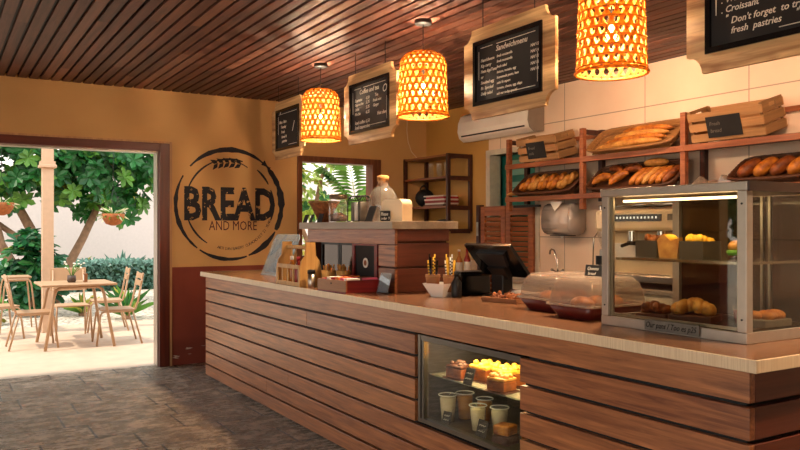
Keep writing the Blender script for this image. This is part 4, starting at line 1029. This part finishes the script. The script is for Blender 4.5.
# lower middle basket: croissants and rolls
B = (5.20, 4.66, 1.817); basket(B, .92, .28, .05, 'dark wicker basket of croissants and rolls on the lower middle shelf', TB)
for k in range(4):
    put('croissant', lambda g: croiss(g, 1.15), ['crust','crustd','crust','crustd'][k], B, (.09+.11*(k%2), .33-.095*k, .05), TB, [.4,-.5,.9,.1][k], ['leftmost','second','third','rightmost'][k]+' croissant at the left of the lower middle basket', 'croissant', 'croissants in the lower middle basket')
for k in range(6):
    put('bread_roll', lambda g: baguette(g, 0, .24, .033), ['crust','crust','crustl','crust','crust','crustd'][k], B, (.13, -.05-.072*k, .05), TB, 1.25, ['leftmost','second','third','fourth','fifth','rightmost'][k]+' long golden roll leaning in the lower middle basket', 'bread roll', 'rolls in the lower middle basket')
put('bread_loaf', lambda g: baguette(g, 0, .26, .035), 'crustl', B, (.275, -.16, .075), TB, 0, 'pale long loaf lying along the back of the lower middle basket', 'bread', None)
# upper middle basket: long breads
B = (5.20, 4.66, 2.163); basket(B, .90, .27, .05, 'tan wicker basket of long yellow breads on the upper middle shelf', TB, 'wickerl')
for k in range(4):
    put('baguette', lambda g: baguette(g, 0, .72-.05*k, .031), ['crustl','crust','crustl','crust'][k], B, (.035+.066*k, .02-.03*k, .048), TB, .05-.03*k, ['front','second from the front','second from the back','back'][k]+' long baguette in the tan upper basket', 'baguette', 'baguettes in the upper basket')
# lower right: dark crusty loaves and a bag
B = (5.20, 3.35, 1.817); basket(B, .58, .26, .05, 'dark wicker basket of dark crusty loaves on the lower right shelf', .6)
for k in range(4):
    put('crusty_loaf', lambda g: baguette(g, 0, .23, .05), ['crustd','crust'][k%2], B, (.13, .20-.132*k, .055), .6, 1.2, ['leftmost','second','third','rightmost'][k]+' dark crusty loaf in the lower right basket', 'bread', 'crusty loaves in the lower right basket')
for (y, lab, rz, sc) in ((3.94,'crumpled clear plastic bag at the left of the lower right shelf',.15,.75),(3.745,'crumpled clear plastic bag beside the dark crusty loaves',-.1,.5)):
    t = part('plastic_bag', G().prism([(-.14,0),(.13,0),(.16,.05),(.05,.04),(-.02,.085),(-.10,.03)], lambda a,b,q:(q,-a,b), 0, .06), M['lid']); t.location = (5.215, y, 1.8155); t.rotation_euler.z = rz; t.scale = (1,sc,1)
    tag(t, lab, 'bag', 'plastic bags on the lower right shelf')
rt = thing('red_tray', 'flat dark red tray on the lower right shelf', 'tray', (5.395, 3.80, 1.8135)); part('tray', G().bx(-.095,.095,-.13,.17,0,.03,bev=.004), M['redwood'], rt, False); part('liner', G().bx(-.08,.08,-.12,.16,.0305,.034), M['cardd'], rt, False)

# paper towel dispenser
td = thing('towel_dispenser', 'grey plastic paper towel dispenser on the wall below the rack', 'dispenser', (5.37, 5.64, 1.42))
P = []
for i in range(13):
    a = rad(90+180*i/12); P.append((5.40+.15*math.cos(a)*1.1, 5.64, 0))
prof = [(XW-.0005,1.47),(XW-.06,1.42),(5.30,1.425),(5.245,1.47),(5.235,1.56),(5.25,1.68),(5.30,1.735),(XW-.0005,1.745)]
g = G().prism(prof, lambda a,b,t:(a,t,b), 5.46, 5.86)
bmesh.ops.bevel(g.bm, geom=[e for e in g.bm.edges], offset=.018, segments=3, affect='EDGES')
for f_ in g.bm.faces: f_.smooth = True
part('cover', g, M['grey'], td); part('mouth', G().bx(5.30,5.40,5.52,5.78,1.412,1.4195), M['darkmetal'], td); part('towel', G().prism([(5.62,1.412),(5.68,1.412),(5.65,1.375)], lambda a,b,t:(t,a,b), 5.34, 5.342), M['paper'], td)
part('paper_corner', G().prism([(5.53,1.752),(5.72,1.752),(5.61,1.655)], lambda a,b,t:(t-(b-1.70)*-.35,a,b), 5.222, 5.226), M['paper'], td)

# back counter, sink, tap
bc = thing('back_counter', 'pale back counter along the cream wall behind the service counter', 'counter', (5.15, 5.0, 0))
part('body', G().bx(4.87,5.48,3.2,6.12,0,.96), M['casing'], bc); part('worktop', G().bx(4.84,5.492,3.15,6.14,.961,1.0,bev=.004), flat('grey_worktop','#9c9186',.3), bc)
part('door_gap', G().bx(4.864,4.8695,4.6,4.61,.05,.94).bx(4.864,4.8695,5.3,5.31,.05,.94), M['black'], bc)
lc = thing('side_counter', 'low counter with bottles below the corner shelf', 'counter', (5.2, 7.75, 0))
part('body', G().bx(4.95,5.42,6.92,8.30,0,.93), M['casing'], lc); part('worktop', G().bx(4.92,5.42,6.9,8.32,.931,.965,bev=.003), flat('beige_worktop','#c9ab84',.35), lc)
tpx = thing('mixer_tap', 'chrome swan neck mixer tap on the back counter', 'tap', (5.33, 5.70, 1.0))
part('spout', G().tube([(0,0,.05),(0,.0,.13),(-.0,.03,.22),(-.0,.055,.265),(0,.085,.275),(0,.105,.26),(0,.115,.225)], .010, 8), M['chrome'], tpx, False)
part('body', G().cyl((0,0,0),(0,0,.012),.035).cyl((0,0,.012),(0,0,.06),.02), M['chrome'], tpx, False)
for s_ in (-1,1): part('handle', G().cyl((0,.015*s_,.045),(0,.07*s_,.065),.011).ell((0,.08*s_,.068),.02,.02,.016), M['chrome'], tpx, False)
sk = thing('steel_sink', 'shallow steel sink rim on the back counter below the tap', 'sink', (5.1, 5.72, 1.0))
part('rim', G().frame([(5.26,6.0),(4.90,6.0),(4.90,5.42),(5.26,5.42)],[(5.23,5.97),(4.93,5.97),(4.93,5.45),(5.23,5.45)],lambda a,b,t:(a,b,1.0+t),.0005,.012), M['steel'], sk)
part('basin', G().bx(4.931,5.229,5.451,5.969,1.0005,1.003), M['steel'], sk)
o = part('clay_cup', G().lathe([(.035,0),(.045,.10),(.04,.10),(.03,.01),(0,.01)]), M['card']); o.location = (5.36, 5.02, 1.0005); tag(o, 'small brown cup on the back counter right of the tap', 'cup')

# espresso machine
es = thing('espresso_machine', 'cream espresso machine on the back counter seen through the case glass', 'espresso machine', (5.15, 4.25, 1.0))
part('body', G().bx(5.05,5.46,3.85,4.75,1.05,1.46,bev=.02), M['cream'], es)
part('upper_housing', G().bx(4.92,5.46,3.82,4.80,1.465,1.64,bev=.025), M['cream'], es)
part('control_strip', G().bx(4.912,4.9195,4.08,4.66,1.545,1.60), M['screen'], es)
bq = G()
for k in range(14): bq.bx(4.909,4.9118,4.12+.037*k,4.135+.037*k,1.565,1.582)
part('button', bq, M['chrome'], es)
part('round_badge', G().bx(4.912,4.9195,3.92,4.02,1.55,1.60), M['tag'], es)
part('drip_tray', G().bx(4.86,5.06,3.85,4.75,1.05,1.11,bev=.01), M['steel'], es)
part('cup_rail', G().tube([(4.95,3.85,1.68),(4.95,4.77,1.68),(5.44,4.77,1.68),(5.44,3.85,1.68)], .008, 6, True).cyl((4.95,3.86,1.64),(4.95,3.86,1.68),.006).cyl((4.95,4.76,1.64),(4.95,4.76,1.68),.006), M['chrome'], es)
part('lower_panel', G().bx(5.02,5.0495,3.95,4.72,1.22,1.36,bev=.008), M['white'], es)
g = G(); g.tube([(5.0185,4.16-.014*i,1.285+.012*math.sin(i*1.6)) for i in range(10)], .004, 5); part('script_badge', g, M['redwood'], es)
for y in (4.12, 4.42):
    gh = part('group_head', G().cyl((4.97,y,1.38),(4.97,y,1.462),.04), M['chrome'], es); part('portafilter', G().cyl((4.97,y,1.345),(4.97,y,1.379),.045).cyl((4.93,y,1.36),(4.84,y,1.34),.014), M['darkmetal'], gh)
for (y, z) in ((4.72,1.13),): part('steam_wand', G().tube([(4.93,4.77,1.45),(4.90,4.79,1.40),(4.90,4.80,1.15)], .007, 6), M['chrome'], es)
for y in (3.9,4.7):
    for x in (4.95,5.4): part('foot', G().cyl((x,y,1.0),(x,y,1.05),.02), M['darkmetal'], es)
gr = thing('coffee_grinder', 'dark coffee grinder beside the espresso machine behind the display case', 'grinder', (5.18, 5.0-.1, 1.0))
part('base', G().bx(-.09,.09,-.07,.07,.0005,.05,bev=.008), M['darkmetal'], gr, False); part('body', G().bx(-.05,.09,-.055,.055,.0505,.30,bev=.015), M['steel'], gr, False); part('doser', G().cyl((-.08,0,.16),(-.08,0,.24),.045), M['darkmetal'], gr, False); part('spout', G().cyl((-.08,0,.12),(-.08,0,.159),.02), M['chrome'], gr, False)
part('hopper', G().shell([(.05,.301),(.085,.42),(.085,.46)]), M['jarglass'], gr, False); part('hopper_lid', G().lathe([(.09,.46),(.09,.48),(0,.49)]), M['cream'], gr, False)
ol = thing('wall_socket', 'cream double wall socket beside the bread rack end of the coffee corner', 'socket', (5.49, 4.98, 1.5)); part('plate', G().bx(5.48,5.499,4.90,5.02,1.47,1.62,bev=.003), M['cream'], ol); part('plug', G().bx(5.44,5.4795,4.93,4.99,1.56,1.60).bx(5.44,5.4795,4.93,4.99,1.49,1.53), M['darkmetal'], ol)
# bottles in the corner
for k, (x, y, m, h, lab) in enumerate(((5.16,6.99,'sauce',.30,'dark red sauce bottle with white label beside the cabinet corner'),(5.12,7.09,'amber',.28,'slim amber syrup bottle left of the dark red bottle'),(5.30,7.05,'jarglass',.32,'tall clear bottle right of the dark red bottle'))):
    t = thing('syrup_bottle', lab, 'bottle', (x,y,.9655), 0, 'syrup bottles on the side counter')
    part('bottle', G().lathe([(.036,0),(.038,.01),(.038,h*.55),(.015,h*.75),(.013,h*.93),(0,h*.93)]), M[m], t, False)
    part('label', G().shell([(.0388,h*.15),(.0388,h*.48)]), M['paper'] if k == 0 else M['bookw'], t, False); part('cap', G().lathe([(.016,h*.925),(.016,h),(0,h)]), M['white'] if k else M['redp'], t, False)

# ------------------------------------------------------------------ outside
struct('patio', G().bx(-6, 7.5, YB+.121, 12.75, -.08, -.002), M['patio'])
struct('garden_ground', G().bx(-30, 30, 12.751, 34, -.10, -.03), M['gravel'])
struct('side_ground', G().bx(-30, XL-.21, -12, 12.75, -.10, -.03) if False else G().bx(-30, -6.01, YB+.121, 12.75, -.10, -.03).bx(-30, XL-.21, -12, YB+.12, -.10, -.03), M['patio'])
struct('wall_garden', G().bx(-12, 16, 22, 22.2, -.05, 3.0), M['gwall'])
pg = thing('pergola', 'pale painted pergola with a square post standing on the patio', 'pergola', (1.39, 12.0, 0))
part('post', G().bx(1.315, 1.465, 11.93, 12.08, 0, 2.84, bev=.006), M['pergola'], pg)
part('bracket', G().bx(1.275,1.50,11.89,12.12,2.36,2.40,bev=.004).bx(1.29,1.485,11.905,12.105,2.40,2.45), M['pergola'], pg)
part('beam', G().bx(-4, 6, 11.93, 12.08, 2.841, 2.99), M['pergola'], pg)
# metal table and chairs
def mtable(x, y, lab, w=.88, d=.84, rz=0):
    t = thing('patio_table', lab, 'table', (x,y,0), rz, 'sand coloured patio tables')
    part('tabletop', G().bx(-w/2,w/2,-d/2,d/2,.770,.797,bev=.008), M['chair'], t, False)
    for s_ in (-1,1):
        P = [(-.40,s_*.44,0),(-.29,s_*.36,.66),(-.265,s_*.345,.725),(-.22,s_*.34,.753),(.22,s_*.34,.753),(.265,s_*.345,.725),(.29,s_*.36,.66),(.40,s_*.44,0)]
        part('leg_frame', G().tube(P, .019, 8), M['chair'], t, False)
    return t
mtable(1.545, 10.55, 'sand coloured metal patio table with a potted flower on it')
def mchair(x, y, rz, lab, slats=True):
    t = thing('patio_chair', lab, 'chair', (x,y,0), rz, 'sand coloured metal patio chairs')      # faces +X
    part('seat', G().bx(-.20,.22,-.21,.21,.435,.452,bev=.006), M['chair'], t, False)
    for s_ in (-1,1):
        part('side_frame', G().tube([(.27,s_*.225,0),(.225,s_*.21,.38),(.20,s_*.205,.42),(.15,s_*.20,.425),(-.16,s_*.20,.425),(-.20,s_*.20,.45),(-.235,s_*.20,.55),(-.30,s_*.195,.91)], .013, 8), M['chair'], t, False)
        part('leg', G().tube([(-.17,s_*.20,.42),(-.28,s_*.225,0)], .012, 8), M['chair'], t, False)
    if slats:
        for k in range(2):
            a = Vector((-.292+.02*k,0,.865-.09*k)); part('back_slat', G().bx(-.008,.008,-.21,.21,-.035,.035, Matrix.Translation(a) @ Matrix.Rotation(rad(-11),4,'Y')), M['chair'], t, False)
    else:
        part('back_panel', G().bx(-.008,.008,-.235,.235,-.16,.16, Matrix.Translation((-.285,0,.78)) @ Matrix.Rotation(rad(-11),4,'Y'), bev=.006), M['chair'], t, False)
    return t
mchair(1.05, 10.57, .0, 'patio chair at the left side of the flower table')
mchair(2.03, 10.42, PI-.05, 'patio chair at the right side of the flower table')
mchair(1.60, 11.25, -PI/2, 'patio chair with a solid back panel behind the flower table', False)
t = mtable(1.02, 12.40, 'second patio table partly hidden behind the pergola post', .60, .6); t.scale = (.6,.8,1)
mchair(.72, 11.6, .25, 'patio chair cut by the left picture edge')
mchair(2.16, 11.80, PI-.1, 'farther patio chair with pale slats right of the flower table')
fp = thing('flower_pot', 'small dark pot of white flowers on the patio table', 'flower pot', (1.50, 10.52, .7975))
part('pot', G().lathe([(.04,0),(.055,.02),(.05,.09),(.042,.09),(.04,.03),(0,.03)]), flat('dark_clay','#4b3a30',.6), fp, False)
g = G(); gf = G()
for k in range(16):
    a = R.random()*6.28; q = .06+.12*R.random(); hh = .16+.12*R.random(); tip = Vector((q*math.cos(a),q*math.sin(a),hh))
    g.tube([(0,0,.05),(tip.x*.4,tip.y*.4,hh*.7),tip], .003, 4); gf.ell(tip, .014,.014,.01,None,6,4)
part('stems', g, M['leafb'], fp, False)['kind'] = 'stuff'; part('flowers', gf, M['chalk'], fp, False)['kind'] = 'stuff'
mc = thing('menu_block', 'small brown menu block beside the flower pot', 'menu block', (1.66, 10.50, .7975)); part('block', G().bx(-.02,.02,-.05,.05,.0,.11,bev=.004), M['card'], mc, False); part('sheet', G().bx(-.0215,-.0205,-.04,.04,.02,.095), M['paper'], mc, False)

def leaf(g, p, d, up, L_, w, mi=0, droop=.15):
    d = d.normalized(); s_ = d.cross(up)
    if s_.length < 1e-3: s_ = d.orthogonal()
    s_.normalize(); n_ = s_.cross(d)
    def P(a, b, c): return p + d*(a*L_) + s_*(b*w) + n_*(c*L_)
    V = [P(0,0,0), P(.35,.75,.06), P(.72,1,.04-droop*.5), P(1,0,-droop), P(.72,-1,.04-droop*.5), P(.35,-.75,.06)]
    g._new(V, [(0,1,2,3),(0,3,4,5)], None, mi)
def rvec():
    while True:
        v = Vector((R.uniform(-1,1),R.uniform(-1,1),R.uniform(-1,1)))
        if .05 < v.length < 1: return v.normalized()
def crown(blobs, n, L_, w, yel=.03, bright=.3, ros=7):
    g = G(); vol = sum(b[3]*b[4]*b[5] for b in blobs)
    for (cx,cy,cz,rx,ry,rz) in blobs:
        for k in range(int(n*rx*ry*rz/vol)):
            v = rvec(); q = R.random()**.4
            c = Vector((cx+v.x*rx*q, cy+v.y*ry*q, cz+v.z*rz*q))
            ax = (v*.5+Vector((0,-.3,.7))+rvec()*.5).normalized(); t1 = ax.orthogonal().normalized(); t2 = ax.cross(t1)
            u_ = R.random(); mi = 2 if u_ < yel else (1 if u_ < bright else 0); ph = R.random()*6
            for i in range(ros):
                a = 2*PI*i/ros+ph; d = t1*math.cos(a)+t2*math.sin(a)+ax*R.uniform(0,.5)
                leaf(g, c, d, ax, L_*R.uniform(.7,1.15), w*R.uniform(.8,1.15), mi, R.uniform(.05,.35))
    return g
LM = [M['leaf'], M['leafb'], M['leafy']]
t1 = thing('broad_leaf_tree', 'large broad leaved green tree with forked trunks before the white garden wall', 'tree', (1.9, 16, -.03))
part('crown', crown([(1.0,16,3.3,1.7,1.5,1.55),(2.8,16.1,3.15,1.35,1.3,1.45),(3.6,16.2,3.0,.75,1.0,1.1),(1.9,15.8,2.6,1.7,1.0,.75),(-.8,16,3.0,1.4,1.3,1.4),(2.0,16,4.7,2.6,1.6,1.0),(3.2,16,2.0,.6,.6,.42)], 1500, .22, .055), LM, t1)
for P, r0 in (([(1.75,16,-.03),(1.75,16,.9),(1.55,16,1.5),(1.2,16,2.2)],.13),([(1.95,16.1,-.03),(2.15,16.1,.6),(2.5,16.1,1.3),(2.9,16.1,2.2)],.11),([(1.55,15.9,-.03),(1.3,15.9,.7),(1.05,15.9,1.2),(.9,15.9,1.9)],.12),([(1.75,16,1.0),(1.3,16,1.35),(.8,16,1.75)],.07)):
    part('trunk', G().tube(P, [r0*(1-.15*i) for i in range(len(P))], 10), M['bark'], t1)
def bush(name, lab, cat, loc, blobs, n, L_, w, mats, yel=.0, br=.3, ros=6, group=None):
    t = thing(name, lab, cat, loc, 0, group); part('foliage', crown(blobs, n, L_, w, yel, br, ros), mats, t)
    part('stem', G().cyl(loc, (loc[0],loc[1],loc[2]+.5), .03, n=8), M['bark'], t); return t
bush('leafy_shrub', 'dense green shrub at the foot of the broad leaved tree', 'shrub', (1.45,14.6,-.03), [(1.45,14.6,.75,.45,.4,.75)], 130, .24, .05, [M['leafd'],M['leaf'],M['leafy']], .04, .4)
bush('leafy_shrub', 'yellow green low shrub left of the dense shrub', 'shrub', (.72,13.6,-.03), [(.72,13.6,.25,.2,.2,.3)], 40, .16, .04, [M['leafb'],M['leafb'],M['leafy']], .25, .6)
hd = thing('clipped_hedge', 'grey green clipped hedge along the white garden wall', 'hedge', (3.4,20,-.03))
g = G()
for k in range(3200):
    u_ = R.random(); x = R.uniform(.5,8); 
    if u_ < .62: c = Vector((x, 19.6+R.uniform(0,.06), R.uniform(0,.62)))
    else: c = Vector((x, R.uniform(19.6,20.4), .62+R.uniform(-.02,.06)))
    leaf(g, c, rvec(), Vector((0,-.6,.8)), .13, .04)
part('foliage', g, M['leafg'], hd); part('core', G().bx(.5,8,19.68,20.38,-.03,.6), M['leafd'], hd)
def spiky(x, y, n, L_, lab, mats, w=.035, group=None, el=.5):
    t = thing('spiky_plant', lab, 'plant', (x,y,-.03), 0, group); g = G()
    for k in range(n):
        a = R.random()*6.28; e = R.uniform(el,1.4); d = Vector((math.cos(a)*math.cos(e), math.sin(a)*math.cos(e), math.sin(e)))
        leaf(g, Vector((x,y,0)), d, Vector((0,0,1)), L_*R.uniform(.7,1.1), w, R.randrange(len(mats)), .25)
    part('leaves', g, mats, t); part('base', G().ell((x,y,0),.07,.07,.06), M['bark'], t)
spiky(2.75, 13.3, 34, .62, 'green and yellow spiky plant on the gravel by the right chair', [M['leafb'],M['leafy'],M['leaf']], .03)
spiky(4.25, 21.15, 26, .95, 'tall spiky agave behind the hedge near the door post', [M['leafg'],M['leafg']], .05, None, .85)
spiky(2.9, 21.15, 30, .9, 'yellow green grass tuft behind the hedge below the hanging basket', [M['leafb'],M['leafy']], .03, None, .85)
spiky(2.2, 14.2, 24, .45, 'short yellow green tuft on the gravel behind the patio chairs', [M['leafb'],M['leafy']], .03)
def hbask(x, y, z, lab, top):
    t = thing('hanging_basket', lab, 'hanging basket', (x,y,z), 0, 'hanging flower baskets')
    part('basket', G().lathe([(.03,-.05),(.11,-.02),(.155,.06),(.165,.13),(.155,.13),(.10,.05),(0,.03)]), M['terra'], t, False)
    g = G()
    for k in range(60):
        a = R.random()*6.28; e = R.uniform(-.2,1.3); d = Vector((math.cos(a)*math.cos(e), math.sin(a)*math.cos(e), math.sin(e)))
        leaf(g, Vector((.06*math.cos(a),.06*math.sin(a),.11)), d, Vector((0,0,1)), R.uniform(.10,.19), .008, k % 2, .5)
    part('plant', g, [M['leafb'], leafmat('pale_stripe_leaf','#e6e0c0')], t, False)
    g = G()
    for k in range(3): a = 2.1*k; g.tube([(.16*math.cos(a),.16*math.sin(a),.12),(0,0,.5)], .003, 4)
    g.tube([(0,0,.5),(0,0,top-z)], .003, 4)
    part('hanger', g, M['darkmetal'], t, False)
hbask(2.29, 12.0, 1.58, 'hanging basket with spidery plant near the door post', 2.841)
hbask(.80, 12.0, 1.72, 'hanging basket with yellow green plant at the left picture edge', 2.841)
# seen through the window
t = thing('garden_tree', 'light green small leaved tree outside the window', 'tree', (5.9, 12.8, -.03))
part('crown', crown([(5.6,12.8,2.3,.75,.6,1.0),(5.4,13.2,1.4,.8,.5,.7),(6.1,13.5,3.0,.7,.6,.4)], 230, .15, .04, .15, .75, 6), [M['leaf'],leafmat('light_leaf','#b9d070',.55),M['leafy']], t)
part('trunk', G().tube([(5.9,12.8,-.03),(5.85,12.8,1.2),(6.1,12.8,2.4),(6.4,12.8,3.0)], [.06,.05,.04,.02], 8).tube([(5.85,12.8,1.2),(5.5,12.8,2.0),(5.3,12.8,2.7)], [.045,.035,.02], 8), M['bark'], t)
pm = thing('fan_palm', 'green palm with arching fronds outside the window', 'palm', (6.75, 12.6, -.03))
g = G()
for k in range(15):
    a = 2*PI*k/15+R.uniform(-.2,.2); e = R.uniform(.2,1.2); o_ = Vector((6.75,12.6,1.75)); pts = []
    for i in range(9):
        u = i/8; pts.append(o_+Vector((math.cos(a)*math.cos(e)*u*1.2, math.sin(a)*math.cos(e)*u*1.2, math.sin(e)*u*1.5-.45*u*u)))
    g.tube(pts, .008, 4)
    for i in range(1, 9):
        dd = (pts[i]-pts[i-1]).normalized(); sd = dd.cross(Vector((0,0,1))).normalized()
        for s_ in (-1,1):
            for q in (0,.5): leaf(g, pts[i].lerp(pts[i-1],q), dd*.7+sd*s_-Vector((0,0,.25)), Vector((0,0,1)), .38, .02, k % 2, .3)
part('fronds', g, [leafmat('yellow_green_frond','#a3b84e',.5),leafmat('green_frond','#6f9a42',.5)], pm); part('trunk', G().cyl((6.75,12.6,-.03),(6.75,12.6,1.8),.09,.07), M['bark'], pm)  # fronds alternate between two greens
# garden reflected in the case glass, beyond the open left side of the room
for (x, y, lab) in ((-6.3,8.3,'leafy tree beyond the open left side of the room'),(-7.2,5.2,'second leafy tree farther along the open left side')):
    t = thing('garden_tree', lab, 'tree', (x,y,-.03)); part('crown', crown([(x,y,2.3,1.5,1.5,1.4)], 330, .26, .07), LM, t); part('trunk', G().tube([(x,y,-.03),(x+.1,y,1.0),(x,y,2.2)], [.12,.1,.07], 8), M['bark'], t)

# ------------------------------------------------------------------ light
def lt(name, kind, loc, power, col, **k):
    l = bpy.data.lights.new(name, kind); l.energy = power; l.color = srgb(col)[:3]
    for a, b in k.items(): setattr(l, a, b)
    o = bpy.data.objects.new(name, l); COL.objects.link(o); o.location = loc; return o
for i, (x, y) in enumerate(lampL+[(2.98,1.09)]): lt('pendant_bulb_light', 'POINT', (x, y, ZC-.475), 230, '#ffdcb4', shadow_soft_size=.04)
lt('fridge_light', 'AREA', (2.5, 3.15, NZ1-.035), 3.5, '#ffd9a0', shape='RECTANGLE', size=.1, size_y=.7)
lt('case_light', 'AREA', (2.70, 2.1, 1.60), 1.3, '#ffd9a0', shape='RECTANGLE', size=.08, size_y=.6)
sun = lt('sun', 'SUN', (0,0,6), 2.0, '#fff0dc', angle=rad(3)); sun.rotation_euler = Vector((.50,.03,-.86)).to_track_quat('-Z','Y').to_euler()
wd = bpy.data.worlds.new('sky'); S.world = wd; wd.use_nodes = True; nt = wd.node_tree; N = nt.nodes; L = nt.links
bg = N['Background']; tc = N.new('ShaderNodeTexCoord'); sp = N.new('ShaderNodeSeparateXYZ'); rp = N.new('ShaderNodeValToRGB')
rp.color_ramp.elements[0].position = 0; rp.color_ramp.elements[0].color = srgb('#fff3e4'); rp.color_ramp.elements[1].position = .9; rp.color_ramp.elements[1].color = srgb('#e3eef6')
L.new(tc.outputs['Generated'], sp.inputs[0]); L.new(sp.outputs['Z'], rp.inputs[0]); L.new(rp.outputs[0], bg.inputs['Color']); bg.inputs['Strength'].default_value = 1.5

def spot(x, y, lab):
    t = thing('ceiling_spotlight', lab, 'spotlight', (x, y, ZC), 0, 'ceiling spotlights over the bread rack')
    part('mount', G().lathe([(.04,-.012),(.04,0)]), M['black'], t, False)
    d = Vector((1,.35,-.42)).normalized(); c = Vector((0,0,-.07))
    part('stem', G().cyl((0,0,-.012),(0,0,-.07),.008,n=8), M['black'], t, False)
    part('head', G().cyl(c-d*.05, c+d*.05, .032, .04), M['black'], t, False)
    part('lens', G().cyl(c+d*.0505, c+d*.052, .034), emit('spot_lens','#ffdcb0',12), t, False)
    o = lt('spotlight_beam', 'SPOT', Vector((x,y,ZC))+c+d*.06, 34, '#ffc9a0', spot_size=rad(150), spot_blend=.9, shadow_soft_size=.05)
    o.rotation_euler = d.to_track_quat('-Z','Y').to_euler()
spot(4.30, 4.20, 'small black ceiling spotlight hidden behind the nearest bamboo lamp')
spot(4.20, 2.55, 'small black ceiling spotlight above the nearest chalkboard and the larger crate')

# ------------------------------------------------------------------ camera
cam = bpy.data.cameras.new('camera'); co = bpy.data.objects.new('camera', cam); COL.objects.link(co)
co.location = (0,0,1.48); co.rotation_euler = (rad(90), 0, -rad(31.4))
cam.sensor_width = 36; cam.lens = 36*763/800; cam.shift_y = 4/800; cam.clip_start = .02; cam.clip_end = 200
S.camera = co
S.view_settings.view_transform = 'Standard'; S.view_settings.look = 'None'; S.view_settings.gamma = 1; S.view_settings.exposure = 0.88
